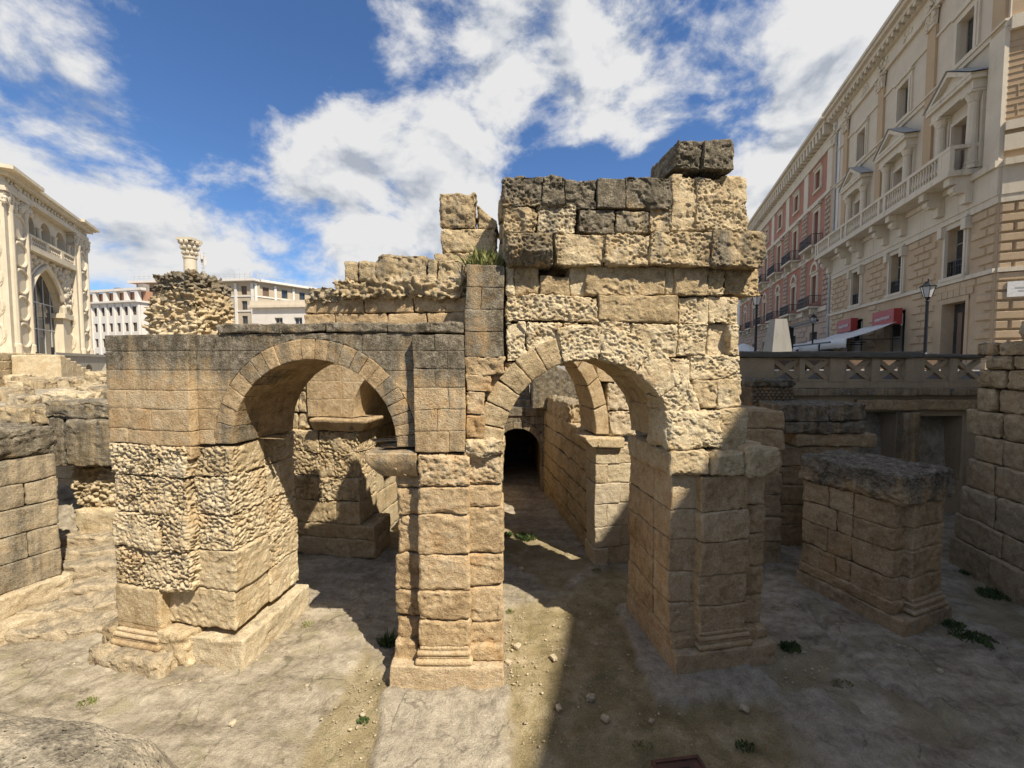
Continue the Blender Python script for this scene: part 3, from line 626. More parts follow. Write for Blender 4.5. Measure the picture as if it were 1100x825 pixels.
rw5 = thing('right_ruin_wall', 'tall shaded ruin wall with stepped ragged left edge at the right border of the photo', 'ruin')
def WR(P): return np.stack([12.15-.25*P[:, 0]+.97*P[:, 1], 11.3-.97*P[:, 0]-.25*P[:, 1]*-1, P[:, 2]], 1)
b = MB(); zz = [-.2, .75, 1.4, 2.2, 2.95, 3.6]; off = [0, .05, .12, .2, .32]
for i, (a_, e) in enumerate(zip(zz[:-1], zz[1:])): courses(b, .0+.1*i, 4.6, off[i], 2.2, [a_, e], 1.1, 'worn', jog=.03, warp=WR, res=.06, rnd=.06, tone=.35, pale=.25 if i < 3 else 0)
b.build('lower_courses', M_STONE, rw5, True); b = MB()
for (a_, e, u0, o_) in ((3.6, 4.25, .05, .35), (4.25, 4.85, .35, .45), (4.85, 5.35, .3, .40), (5.35, 5.7, .45, .5), (5.7, 6.05, .15, .42)): courses(b, u0, 4.6, o_, 2.2, [a_, e], .9, 'rough' if a_ > 4.5 else 'worn', jog=.06, warp=WR, res=.06, rnd=.09, tone=.35, lich=.05 if a_ < 5.3 else .3)
stone(b, (1.2, .6, 6.05), (2.6, 2.0, 6.55), 'rough', warp=WR, res=.05, rnd=.15, lich=.4); stone(b, (1.7, .7, 6.5), (3.2, 2.0, 7.05), 'rough', warp=WR, res=.05, rnd=.18, lich=.4); b.build('upper_courses', M_STONE, rw5, True)

# --- retaining wall of the street and its balustrade
def wall_open(mb, x0, x1, z0, z1, y, depth, holes, attr=(.5, 0, 0)):
    """a wall face at y (outward +Y) with rectangular openings and their reveals"""
    xs = sorted({x0, x1, *[v for h in holes for v in h[:2] if x0 < v < x1]}); zs = sorted({z0, z1, *[v for h in holes for v in h[2:] if z0 < v < z1]})
    def void(x, z): return not (x0 < x < x1 and z0 < z < z1) or any(h[0] < x < h[1] and h[2] < z < h[3] for h in holes)
    for xa, xb in zip(xs[:-1], xs[1:]):
        for za, zb in zip(zs[:-1], zs[1:]):
            xm, zm = (xa+xb)/2, (za+zb)/2
            if void(xm, zm): continue
            mb.poly([(xb, y, za), (xa, y, za), (xa, y, zb), (xb, y, zb)], attr)
            if void(xa-.001, zm): mb.poly([(xa, y, za), (xa, y-depth, za), (xa, y-depth, zb), (xa, y, zb)], attr)
            if void(xb+.001, zm): mb.poly([(xb, y-depth, za), (xb, y, za), (xb, y, zb), (xb, y-depth, zb)], attr)
            if void(xm, za-.001): mb.poly([(xa, y, za), (xb, y, za), (xb, y-depth, za), (xa, y-depth, za)], attr)
            if void(xm, zb+.001): mb.poly([(xa, y, zb), (xa, y-depth, zb), (xb, y-depth, zb), (xb, y, zb)], attr)
rt = thing('retaining_wall', 'dark stained retaining wall under the street balustrade with low black openings', 'wall', (17.2, 15.0, 0), PI)   # local +Y faces the camera
X = lambda x: 17.2-x
b = MB(); wall_open(b, X(16.9), X(6.2), -.3, 4.35, 0, 1.6, [(X(16.4), X(14.7), 1.2, 3.6), (X(14.0), X(12.6), 1.8, 3.75)]); b.box(X(16.9), X(6.2), -1.75, -1.62, -.3, 4.3)
b.build('wall', M_GREYSTONE, rt)
b = MB()
for i in range(9): stone(b, (X(16.9)+1.19*i, -.4, 4.35), (X(16.9)+1.19*(i+1)-.02, .22, 4.62), 'cut', warp=None, res=.12, rnd=.03, lich=.45, tone=.3)
b.build('ledge', M_STONE, rt, True); b = MB()
stone(b, (X(16.9), -.3, 3.82), (X(12.4), .18, 4.2), 'cut', warp=None, res=.12, rnd=.03, tone=.25); stone(b, (X(14.65), -.4, -.2), (X(14.05), .25, 3.75), 'worn', warp=None, res=.1, rnd=.06, lich=.4); b.build('lintel', M_STONE, rt, True)
bl = thing('street_balustrade', 'stone street balustrade with crossed openwork panels and a black coping, above the retaining wall', 'balustrade', (17.2, 15.0, 0), PI)
b = MB(); b.box(X(16.9), X(7.9), -.26, .02, 4.62, 4.84)
pans = [9.93, 11.03, 12.53, 13.75, 15.35, 16.55]; edges = [7.9]
for p in pans: edges += [p-.46, p+.46]
edges.append(17.0)
for e0, e1 in zip(edges[::2], edges[1::2]):
    if e1-e0 > .05: b.box(X(e1), X(e0), -.28, .04, 4.842, 5.70)
b.build('piers', M_GREYSTONE, bl)
for p in pans:
    b = MB(); x0, x1 = X(p)-.458, X(p)+.458
    b.box(x0, x1, -.2, -.04, 4.845, 4.93); b.box(x0, x1, -.2, -.04, 5.62, 5.698)
    for sg in (1, -1):
        M = Matrix.Translation(Vector((X(p), -.12-.003*sg, 5.275))) @ Matrix.Rotation(sg*math.atan2(.69, .9), 4, 'Y'); b.box(-.55, .55, -.075, .075, -.075, .075, M=M)
    b.box(X(p)-.11, X(p)+.11, -.21, -.03, 5.17, 5.38); b.build('crossed_panel', M_GREYSTONE, bl)
b = MB()
stone(b, (X(14.75), -.36, 5.70), (X(7.8), .14, 5.93), 'worn', warp=None, res=.09, rnd=.05, amp=.5); stone(b, (X(17), -.36, 5.70), (X(14.8), .12, 5.84), 'worn', warp=None, res=.09, rnd=.05, amp=.5); b.build('coping', M_COPE, bl, True)

sc_ = thing('cafe_screen', 'low dark metal screen of the cafe terrace just behind the street balustrade', 'screen', (13.2, 17.6, 5.2))
b = MB()
for i in range(7): b.box(-4.9+1.4*i, -4.9+1.4*i+1.34, -.02, .02, .05, .55)
b.build('panels', M_WOOD, sc_); b = MB(); b.box(-4.95, 4.95, -.03, .03, .552, .59)
for i in range(8): b.box(-4.96+1.4*i, -4.9+1.4*i-.002, -.03, .03, 0, .551)
b.build('rails', M_IRON, sc_)
# ================================================================== ruins on the left
p0 = thing('left_border_pier', 'broad weathered pier of level grey courses at the left border of the photo', 'ruin')
b = MB()
for i, (a_, e) in enumerate([(.85, 1.45), (1.45, 2.0), (2.0, 2.55), (2.55, 3.05), (3.05, 3.55)]):
    sx_ = -.4+(.3 if i % 2 else -.2)
    for u_, v_ in ((-2.6, sx_), (sx_, .40)): stone(b, (-12, u_+.004, a_+.004), (-9.15, v_-.004, e-.004), 'worn', res=.05, rnd=.03, tone=rng.uniform(.2, .5), lich=.42, pale=.4, amp=.8)
b.build('shaft', M_PALE, p0, True); b = MB(); stone(b, (-12, -2.6, 3.55), (-9.18, .45, 4.15), 'rough', res=.035, rnd=.14, lich=.75, tone=.3); b.build('top_slab', M_PALE, p0, True)
b = MB(); stone(b, (-12, -2.6, .35), (-9.02, .55, .85), 'worn', res=.04, rnd=.06, tone=.7, pale=.3); stone(b, (-12, -2.7, -.2), (-8.7, .8, .4), 'rough', res=.045, rnd=.14, tone=.6, pale=.4); b.build('plinth', M_PALE, p0, True)
m1 = thing('coursed_wall', 'pale coursed wall of thin stone layers behind the left border pier', 'wall'); b = MB()
courses(b, -14.5, -11.9, 11.4, 12.6, [.4, 1.1, 1.75, 2.3, 2.8, 3.2], 1.1, 'worn', warp=None, res=.045, rnd=.03, tone=.6, pale=.3); stone(b, (-13.2, 11.35, 3.2), (-11.8, 12.6, 3.8), 'rubble', warp=None, res=.035, rnd=.1, tone=.6); courses(b, -14.5, -11.8, 11.3, 12.8, [3.8, 4.3], 1.2, 'rough', warp=None, res=.05, rnd=.1, lich=.3); b.build('masonry', M_PALE, m1, True)
m2 = thing('grey_capital_block', 'large dark grey carved block on a crumbling honey stump, just left of the arcade', 'ruin'); b = MB()
stone(b, (-11.75, 10.4, 2.9), (-11.35, 11.5, 4.15), 'worn', warp=None, res=.04, rnd=.06, lich=.75, tone=.3); stone(b, (-11.25, 10.3, 2.9), (-9.7, 11.6, 4.1), 'worn', warp=None, res=.04, rnd=.08, lich=.65, tone=.4); stone(b, (-11.8, 10.35, 4.1), (-9.7, 11.6, 4.55), 'rough', warp=None, res=.045, rnd=.1, lich=.6, tone=.4); b.build('carved_block', M_PALE, m2, True)
b = MB(); stone(b, (-11.45, 10.6, 1.7), (-9.8, 11.5, 2.88), 'rubble', warp=None, res=.035, rnd=.12, tone=.8); stone(b, (-11.3, 10.5, .2), (-9.7, 11.6, 1.75), 'worn', warp=None, res=.05, rnd=.08, tone=.75); b.build('stump', M_PALE, m2, True)

# terrain height
def hgt(x, y):
    x = np.asarray(x, float); y = np.asarray(y, float)
    P = np.stack([x, y, 0*x], -1).reshape(-1, 3)
    n = (fbm(P*.55, 4, 201)*.10+fbm(P*2.1, 4, 202, .55)*.045+fbm(P*7, 3, 203)*.012+facet(P*np.array([.9, 1.6, 1])+.35*fbm(P*1.5, 3, 206)[:, None], 204)*.06+facet(P*np.array([3.2, 4.5, 1])+.3*fbm(P*4, 2, 207)[:, None], 205)*.022).reshape(x.shape)
    z = n*sst(4.2, 5.2, y)-.02
    # strata on the left: ledges of bare rock climbing to the back
    lf = sst(-7.0, -8.2, x+.12*(y-7))*sst(4.0, 6.5, y)
    q = np.interp(y+.18*(-x-8)+.3*n, [4, 6, 8.9, 11.5, 12.7, 16, 24, 36, 42], [.0, .03, .15, 1.0, 2.9, 3.65, 4.0, 3.95, 3.9])
    st_ = np.round(q/.28)*.28; q = np.where(q < 1.6, q*.35+st_*.65, q)
    z = z*(1-lf)+lf*(q+n*1.3)
    pl = np.clip((y-15.4-np.maximum(0, 8-x)*1.6)/.4, 0, 1)*(x > -9)
    pl = np.maximum(pl, np.clip((x-17.15)/.3, 0, 1)*np.clip((y+3)/.3, 0, 1))
    z = z*(1-pl)+5.2*pl
    far = np.clip((y-43)/2, 0, 1)*(x <= -9)
    wst = np.clip((-x-60)/4, 0, 1); far = np.maximum(far, wst*np.clip((y-2)/4, 0, 1))
    z = z*(1-far)+6.25*far
    bk_ = np.clip((.7-y)/.4, 0, 1)
    return z*(1-bk_)+3.9*bk_

# fallen blocks on the slope
def terr(x, y): return float(hgt(np.array([x]), np.array([y]))[0])
rocks = [(-15.4, 13.6, 1.5, .8, .55, 'long flat block in front of the fallen stones at the far left', .4),
 (-16.6, 15.8, 1.1, .8, .7, 'squat pale boulder at the left end of the fallen stones', .1), (-14.6, 15.0, 1.3, .9, .5, 'light brown flat boulder just above the coursed wall', .2),
 (-17.9, 18.5, 1.5, .9, .6, 'wide grey slab with a shaded front face in the middle of the fallen stones', .5), (-15.4, 18.2, 1.5, 1.0, .55, 'grey rounded block in front of the small arched openings, lower one', .5),
 (-19.5, 20.5, 1.3, 1.1, .8, 'upright pale block below the iron winch', .1), (-16.7, 20.6, 1.9, 1.0, .55, 'long low grey block in the upper row of fallen stones', .5),
 (-21.5, 22.5, 1.4, 1.0, .8, 'cream boulder at the left of the heap under the stone stair', .05), (-18.4, 24, 2.2, 1.2, .6, 'broad pale slab right under the arched openings', .25),
 (-24.5, 25, 1.6, 1.2, 1.1, 'tall stacked block close to the podium stair', .1), (-21.5, 27, 2.4, 1.2, .6, 'grey slab at the foot of the podium wall', .4), (-26.5, 28.5, 1.7, 1.2, .9, 'small pale block beside the podium, farthest left', .1)]
for i, (x, y, lx, ly, lz, lab, li) in enumerate(rocks):
    b = MB(); stone(b, (-lx/2, -ly/2, -.25), (lx/2, ly/2, lz), 'rough', warp=None, res=.07, rnd=.2, lich=li, tone=rng.uniform(.4, .8), amp=1.4)
    o = b.build('stone_block', M_PALE, None, True); o.location = (x, y, terr(x, y)); o.rotation_euler = (rng.uniform(-.08, .08), rng.uniform(-.08, .08), rng.uniform(-.5, .5)); tag(o, lab, 'stone block', 'fallen stone blocks on the slope')
rk = random.Random(21)
for i in range(34):
    y = rk.uniform(14, 36); pxx = rk.uniform(-30, 108); x = (pxx-550)/F*y; sc = rk.uniform(.35, .75)*(.7+y/40)
    b = MB(); stone(b, (-sc*.8, -sc*.6, -.2), (sc*.8, sc*.6, sc*rk.uniform(.5, .9)), 'rough', warp=None, res=.08, rnd=.14, lich=rk.choice([0, .1, .3, .5]), tone=rk.uniform(.3, .9), pale=rk.uniform(0, .5), amp=1.5)
    o = b.build('rubble_stone', M_PALE, None, True); o.location = (x, y, terr(x, y)); o.rotation_euler = (rk.uniform(-.2, .2), rk.uniform(-.2, .2), rk.uniform(0, 3)); tag(o, 'pale rough stone lying in the heap of rubble on the left slope', 'stone', 'rubble stones heaped on the left slope')
for i, lab in enumerate(['lowest worn rock step on the left slope, level with the foot of the left pier', 'second worn rock step from the bottom on the left slope', 'third worn rock step from the bottom on the left slope', 'fourth worn rock step from the bottom on the left slope', 'fifth worn rock step from the bottom on the left slope', 'topmost worn rock step on the left slope, against the honey stump']):
    b = MB(); stone(b, (-1.9+.05*i, 0, -.6), (1.7, .75, .02+.1*(i == 3)), 'worn', warp=None, res=.04, rnd=.06, lich=.22, tone=.35, pale=.55, amp=1.7, wave=.12)
    o = b.build('rock_step', M_PALE, None, True); o.location = (-9.05-.19*i, 7.95+.47*i, .17+.185*i); o.rotation_euler = (rng.uniform(-.03, .03), rng.uniform(-.04, .04), .22+rng.uniform(-.06, .06)); tag(o, lab, 'step', 'rock steps on the left slope')
b = MB(); stone(b, (-4.4, .9, -.3), (-1.70, 2.25, 3.74), 'cut', warp=None, res=.04, rnd=.36, lich=.3, pale=.9, tone=.5, amp=1.8, pre=lambda P: P-np.stack([0*P[:, 0], 0*P[:, 0], .17*np.clip(P[:, 0]+2.9, 0, 2)*(P[:, 2] > 2.5)], 1))
o = b.build('boundary_stone', M_PALE, None, True); tag(o, 'big rounded grey stone close to the camera in the lower left corner', 'stone')
x, y = gz(726, 812, .3)
rbx = thing('rusty_box', 'rusty brown iron box on the ground at the bottom border of the photo', 'box', (x, y-.26, 0), .12)
b = MB(); b.box(-.30, .30, -.5, .2, 0, .27); b.build('casing', M_RUSTMETAL, rbx); b = MB(); b.box(-.33, .33, -.53, .23, .272, .29); b.box(-.33, .33, .19, .23, .29, .315); b.box(-.33, -.29, -.53, .188, .29, .315); b.box(.29, .33, -.53, .188, .29, .315); lid_ = b.build('lid', M_RUSTMETAL, rbx); b = MB(); b.tube([(-.1, .05, .29), (-.1, .05, .34), (.1, .05, .34), (.1, .05, .29)], .012, 6); b.build('handle', M_IRON, lid_)

# ================================================================== ground sheet
def axis(a, b, step, lo, hi, g=1.22):
    m = list(np.arange(a, b+step, step)); s_ = step; v = a; left = []
    while v > lo: s_ *= g; v -= s_; left.append(v)
    s_ = step; v = m[-1]; right = []
    while v < hi: s_ *= g; v += s_; right.append(v)
    return np.array(left[::-1]+m+right)
gx = axis(-13, 13, .065, -700, 700, 1.16); gy = axis(4.6, 14, .065, -400, 900, 1.13)
GX, GY = np.meshgrid(gx, gy, indexing='ij'); GZ = hgt(GX, GY)
def polymask(poly, soft=.12):
    P = np.array(poly); d = np.full(GX.shape, 1e9); ins = np.zeros(GX.shape, bool); n = len(P)
    for i in range(n):
        a, c = P[i], P[(i+1) % n]; e = c-a; t = np.clip(((GX-a[0])*e[0]+(GY-a[1])*e[1])/(e@e+1e-9), 0, 1)
        d = np.minimum(d, np.hypot(GX-a[0]-t*e[0], GY-a[1]-t*e[1]))
        cond = ((a[1] > GY) != (c[1] > GY)) & (GX < (c[0]-a[0])*(GY-a[1])/(c[1]-a[1]+1e-12)+a[0]); ins ^= cond
    wob = (fbm(np.stack([GX, GY, 0*GX], -1).reshape(-1, 3)*2.2, 4, 301)*.22).reshape(GX.shape)
    return sst(-soft, soft, np.where(ins, d, -d)+wob)
G = lambda *pp: [gz(*p) for p in pp]
dirt = polymask(G((545, 650), (600, 640), (660, 600), (700, 650), (700, 740), (810, 750), (870, 800), (900, 850), (560, 850), (545, 760)))
dirt = np.maximum(dirt, polymask(G((395, 690), (425, 735), (412, 790), (400, 850), (300, 850), (350, 770)))*.9)
dirt = np.maximum(dirt, polymask(G((820, 690), (900, 700), (880, 740), (840, 740)))*.7)
dirt = np.maximum(dirt, polymask(G((540, 560), (640, 600), (600, 640), (540, 600)))*.9)
dirt = np.maximum(dirt, polymask(G((950, 740), (1030, 760), (1040, 800), (990, 800)))*.55)
dirt = np.maximum(dirt, polymask(G((1030, 610), (1100, 640), (1100, 690), (1040, 660)))*.7)
slab = polymask(G((410, 742), (545, 742), (540, 850), (398, 850)), .04)
slab = np.maximum(slab, polymask(G((665, 650), (700, 640), (830, 735), (835, 748), (705, 752)), .04))
slab = np.maximum(slab, polymask(G((835, 750), (860, 825), (905, 850), (1000, 850), (880, 740)), .1)*.6)
GZ = GZ+slab*.07-dirt*.035*(slab < .3)
def dseg(pts):
    d = np.full(GX.shape, 1e9)
    for a, c in zip(pts[:-1], pts[1:]):
        a = np.array(a); c = np.array(c); e = c-a; t = np.clip(((GX-a[0])*e[0]+(GY-a[1])*e[1])/(e@e), 0, 1); d = np.minimum(d, np.hypot(GX-a[0]-t*e[0], GY-a[1]-t*e[1]))
    return d
crk = np.minimum(dseg(G((872, 650), (905, 695), (935, 725), (955, 738), (990, 748), (1020, 770), (1035, 800))), dseg(G((1020, 672), (1060, 690), (1085, 715), (1105, 730))))
crk = sst(.09, .02, crk+.03*(fbm(np.stack([GX, GY, 0*GX], -1).reshape(-1, 3)*4, 3, 333)).reshape(GX.shape)); GZ = GZ-.10*crk
paved = ((GZ > 3.85) & ((GY < 1.2) | (GY > 15.3)) & ((GX > -9) | (GY > 43))).astype(float)
nx, ny = GX.shape; idx = np.arange(nx*ny).reshape(nx, ny)
q = np.stack([idx[:-1, :-1], idx[1:, :-1], idx[1:, 1:], idx[:-1, 1:]], -1).reshape(-1, 4)
g = MB(); g.add(np.stack([GX, GY, GZ], -1).reshape(-1, 3), [q], np.stack([dirt.ravel(), slab.ravel(), np.maximum(paved, 0).ravel()], 1))
m, nt, bs = newmat('arena_rock_and_earth'); tc = N(nt, 'ShaderNodeTexCoord').outputs['Object']
at = N(nt, 'ShaderNodeAttribute', _attribute_name='sv'); sep = N(nt, 'ShaderNodeSeparateColor'); L(nt, at.outputs['Color'], sep.inputs[0])
mp = N(nt, 'ShaderNodeMapping'); mp.inputs['Rotation'].default_value = (0, 0, .6); mp.inputs['Scale'].default_value = (1, 2.6, 1); L(nt, tc, mp.inputs['Vector'])
n1 = noise(nt, mp.outputs['Vector'], .8, 6, .68, .3); n2 = noise(nt, tc, 6, 4, .74); n3 = noise(nt, tc, 45, 3, .8); n4 = noise(nt, tc, 2.1, 4, .6)
rock = ramp(nt, ma(nt, 'ADD', ma(nt, 'MULTIPLY', n1, .6), ma(nt, 'MULTIPLY', n2, .4)), [(.33, (.14, .115, .083)), (.44, (.30, .25, .177)), (.54, (.455, .385, .28)), (.66, (.61, .53, .395))])
earth = ramp(nt, ma(nt, 'ADD', ma(nt, 'MULTIPLY', n4, .6), ma(nt, 'MULTIPLY', n3, .4)), [(.32, (.17, .135, .065)), (.5, (.33, .26, .14)), (.64, (.50, .41, .26))])
earth = mix(nt, mr(nt, n2, .5, .68, 0, .55), earth, (.16, .155, .065))
pale = ramp(nt, ma(nt, 'ADD', ma(nt, 'MULTIPLY', n2, .6), ma(nt, 'MULTIPLY', n3, .4)), [(.34, (.23, .198, .15)), (.5, (.43, .372, .28)), (.66, (.60, .525, .40))])
rock = mix(nt, mr(nt, n4, .5, .64, 0, .55), rock, (.31, .265, .15)); c = mix(nt, sep.outputs[0], rock, earth); c = mix(nt, ma(nt, 'MULTIPLY', sep.outputs[1], .9), c, pale); c = mix(nt, sep.outputs[2], c, (.27, .25, .22))
# hairline fractures of the bedrock
ve = N(nt, 'ShaderNodeTexVoronoi', _feature='DISTANCE_TO_EDGE'); ve.inputs['Scale'].default_value = .8
wv = N(nt, 'ShaderNodeVectorMath', _operation='MULTIPLY_ADD'); cn = N(nt, 'ShaderNodeTexNoise'); cn.inputs['Scale'].default_value = 1.6; cn.inputs['Detail'].default_value = 4; L(nt, tc, cn.inputs['Vector'])
L(nt, cn.outputs['Color'], wv.inputs[0]); wv.inputs[1].default_value = (.9, .9, 0); L(nt, tc, wv.inputs[2]); L(nt, wv.outputs[0], ve.inputs['Vector'])
fr_ = ma(nt, 'MULTIPLY', mr(nt, ve.outputs['Distance'], .003, .014, .5, 0), ma(nt, 'SUBTRACT', 1.0, ma(nt, 'MAXIMUM', sep.outputs[0], sep.outputs[2]))); c = mix(nt, ma(nt, 'MULTIPLY', fr_, mr(nt, n4, .42, .58)), c, (.075, .06, .04))
# light gravel specks on the earth
vo = N(nt, 'ShaderNodeTexVoronoi'); vo.inputs['Scale'].default_value = 26; L(nt, tc, vo.inputs['Vector'])
c = mix(nt, ma(nt, 'MULTIPLY', mr(nt, vo.outputs['Distance'], .10, .16, .8, 0), mr(nt, n4, .5, .6)), c, (.5, .46, .38))
gr = mr(nt, noise(nt, tc, 75, 2, .8), .3, .7, .78, 1.2); gc = N(nt, 'ShaderNodeCombineColor')
for i in range(3): L(nt, gr, gc.inputs[i])
c = mix(nt, 1.0, c, gc.outputs[0], 'MULTIPLY')
L(nt, c, bs.inputs['Base Color']); bs.inputs['Roughness'].default_value = .92; bs.inputs['Specular IOR Level'].default_value = .15
bump(nt, bs, ma(nt, 'ADD', ma(nt, 'MULTIPLY', n2, 1.6), ma(nt, 'MULTIPLY', n3, .8)), .045, .9)
o = g.build('ground', m, None, True); tag(o, kind='structure')
del GX, GY, GZ, dirt, slab, crk, paved

# small stones on the floor
pts = [(556, 695), (546, 714), (600, 760), (635, 745), (650, 770), (700, 770), (745, 745), (465, 775), (390, 765), (595, 707), (560, 610), (800, 760), (905, 780), (985, 735), (330, 735), (250, 775), (575, 590), (640, 690), (860, 770), (1010, 720)]
for i, (a_, c_) in enumerate(pts):
    x, y = gz(a_, c_, .02); r_ = rng.uniform(.025, .06); b = MB(); stone(b, (-r_*1.4, -r_, -r_*.5), (r_*1.4, r_, r_*.8), 'rough', warp=None, res=r_*.35, rnd=r_*.6, pale=.6, tone=.8, amp=.4)
    o = b.build('pebble', M_PALE, None, True); o.location = (x, y, terr(x, y)); o.rotation_euler = (0, 0, rng.uniform(0, 3)); tag(o, 'small pale loose stone lying on the arena floor', 'pebble', 'loose stones on the arena floor')

# gravel that has gathered on the earth and along the wall feet: nobody could count it
gv = MB(); R_ = random.Random(12); ico = np.array([(0, 0, 1), (.9, 0, .2), (.3, .85, .1), (-.75, .5, .15), (-.7, -.55, .2), (.3, -.9, .1), (.1, .1, -.6)])
fc = [[(0, 1, 2), (0, 2, 3), (0, 3, 4), (0, 4, 5), (0, 5, 1), (6, 2, 1), (6, 3, 2), (6, 4, 3), (6, 5, 4), (6, 1, 5)]]
areas = [((545, 660), (640, 640), (760, 800), (560, 815), 420), ((380, 700), (420, 735), (400, 815), (330, 800), 200), ((820, 690), (900, 700), (860, 770), (800, 745), 160), ((110, 755), (250, 725), (330, 650), (300, 720), 160), ((840, 640), (960, 700), (1030, 690), (960, 720), 140), ((536, 640), (545, 640), (560, 740), (545, 745), 120), ((60, 640), (110, 640), (100, 720), (20, 720), 160)]
for p_a, p_b, p_c, p_d, n_ in areas:
    A_, B_, C_, D_ = [np.array(gz(*p)) for p in (p_a, p_b, p_c, p_d)]
    U_ = np.array([(R_.random(), R_.random()) for _ in range(n_)]); XY = (A_*(1-U_[:, :1])+B_*U_[:, :1])*(1-U_[:, 1:])+(D_*(1-U_[:, :1])+C_*U_[:, :1])*U_[:, 1:]; ZZ = hgt(XY[:, 0], XY[:, 1])
    for (x, y), z in zip(XY, ZZ):
        k = .006+.022*R_.random()**3; a_ = R_.uniform(0, 6.28); Rm = np.array([[math.cos(a_), -math.sin(a_), 0], [math.sin(a_), math.cos(a_), 0], [0, 0, .7]])
        gv.add((ico*np.array([R_.uniform(.8, 1.4), R_.uniform(.7, 1.1), R_.uniform(.7, 1.2)])*k) @ Rm.T+np.array([x, y, z+k*.2]), fc, (R_.uniform(.2, 1), 0, R_.uniform(.2, .9)))
o = gv.build('gravel', M_PALE, None); tag(o, 'fine pale gravel scattered over the earth between the piers', 'gravel', kind='stuff')

# weeds
def weed(x, y, z, r, h, n, lab, blade=.05, mat=None):
    b = MB()
    for i in range(n):
        a_ = rng.uniform(0, 2*PI); d = r*math.sqrt(rng.random()); bx, by = d*math.cos(a_), d*math.sin(a_)*.7; hh = h*rng.uniform(.35, 1)*(1-.5*d/r)
        tx, ty = bx+rng.gauss(0, .45)*hh, by+rng.gauss(0, .45)*hh; t2 = rng.uniform(0, PI); wx, wy = math.cos(t2)*blade, math.sin(t2)*blade
        mx, my, mz = (bx+tx)/2, (by+ty)/2, hh*.65
        b.poly([(bx, by, -.02), (mx+wx, my+wy, mz), (tx, ty, hh), (mx-wx, my-wy, mz-.01)])
    o = b.build('weed', mat or M_LEAF, None); o.location = (x, y, z); tag(o, lab, 'weed', 'weeds growing among the ruins')
for (a_, c_, r_, h_, n_, lab) in [(849, 693, .2, .16, 160, 'low dark weed on the ground right of the arcade'), (1068, 636, .34, .2, 260, 'round weed mat below the right ruin wall'), (1042, 613, .22, .14, 150, 'smaller weed at the foot of the right ruin wall, beyond the mat'), (1046, 682, .4, .14, 260, 'strip of weed in the crack beside the low pier'),
    (1024, 668, .2, .16, 120, 'weed tuft touching the base of the low pier'), (417, 688, .16, .3, 160, 'dark weed in the shade at the left foot of the middle pier'), (566, 577, .3, .25, 240, 'bright weed on the passage floor behind the right arch'), (545, 573, .2, .15, 120, 'small weed by the left side of the passage'), (390, 768, .09, .07, 50, 'tiny weed on the bare floor left of the middle pier'), (800, 800, .14, .06, 60, 'tiny weed near the bottom border of the photo')]:
    x, y = gz(a_, c_, .05); weed(x, y, terr(x, y), r_, h_, n_, lab, .022)
p = wpt(.58, .28, 7.1); weed(p[0], p[1], 7.14, .30, .5, 420, 'bright green weed growing on the smooth post at the foot of the broken stub', .022, M_DRY)
for (a_, c_, r_, h_, n_, lab) in [(548, 655, .1, .12, 60, 'dry grass tuft at the right foot of the middle pier'), (330, 668, .16, .09, 70, 'dry grass tuft beside the base slab of the left pier'), (668, 655, .12, .1, 60, 'dry grass tuft at the inner foot of the right arcade pier'), (905, 735, .2, .08, 80, 'dry grass tuft in the earth in front of the low pier'), (640, 612, .15, .12, 70, 'dry grass tuft at the corner of the pale passage pier'), (690, 800, .16, .07, 60, 'dry grass tuft beside the rusty box'), (95, 752, .16, .1, 70, 'dry grass tuft at the broken corner of the left pier plinth')]:
    x, y = gz(a_, c_, .03); weed(x, y, terr(x, y), r_, h_, n_, lab, .010, M_DRY)

# ================================================================== buildings
def window(parent, x, z, w, h, y, depth=.3, frame=M_FRAME, bars=1, glass=M_GLASS, fr=.07, cross=True, name='window'):
    """frame with mullions set back in its opening; local +Y is outward; the pane is a child"""
    b = MB(); yy = y-depth; x0, x1, z0, z1 = x-w/2, x+w/2, z, z+h
    b.box(x0, x0+fr, yy, yy+.08, z0, z1); b.box(x1-fr, x1, yy, yy+.08, z0, z1); b.box(x0+fr, x1-fr, yy+.001, yy+.079, z0, z0+fr); b.box(x0+fr, x1-fr, yy+.001, yy+.079, z1-fr, z1)
    for i in range(bars): xc = x0+(x1-x0)*(i+1)/(bars+1); b.box(xc-fr*.5, xc+fr*.5, yy+.002, yy+.076, z0+fr, z1-fr)
    if cross: b.box(x0+fr, x1-fr, yy+.004, yy+.07, z0+h*.68, z0+h*.68+fr*.7)
    f = b.build(name, frame, parent)
    b = MB(); b.box(x0+fr*.5, x1-fr*.5, yy+.02, yy+.04, z0+fr*.5, z1-fr*.5); b.build('pane', glass, f)
    return f
def surround(mb, x, z, w, h, y, t=.28, p=.09, sill=True, ear=True):
    mb.box(x-w/2-t, x-w/2-.003, y-.02, y+p, z, z+h); mb.box(x+w/2+.003, x+w/2+t, y-.02, y+p, z, z+h); mb.box(x-w/2-t, x+w/2+t, y-.02, y+p*1.1, z+h+.003, z+h+t)
    mb.box(x-w/2-t*.55, x-w/2-.006, y, y+p*1.5, z+.002, z+h); mb.box(x+w/2+.006, x+w/2+t*.55, y, y+p*1.5, z+.002, z+h)
    if ear: mb.box(x-w/2-t*1.25, x+w/2+t*1.25, y-.02, y+p*2.3, z+h+t+.004, z+h+t+.12)
    if sill: mb.box(x-w/2-t*1.2, x+w/2+t*1.2, y-.02, y+p*2.2, z-.18, z-.004)
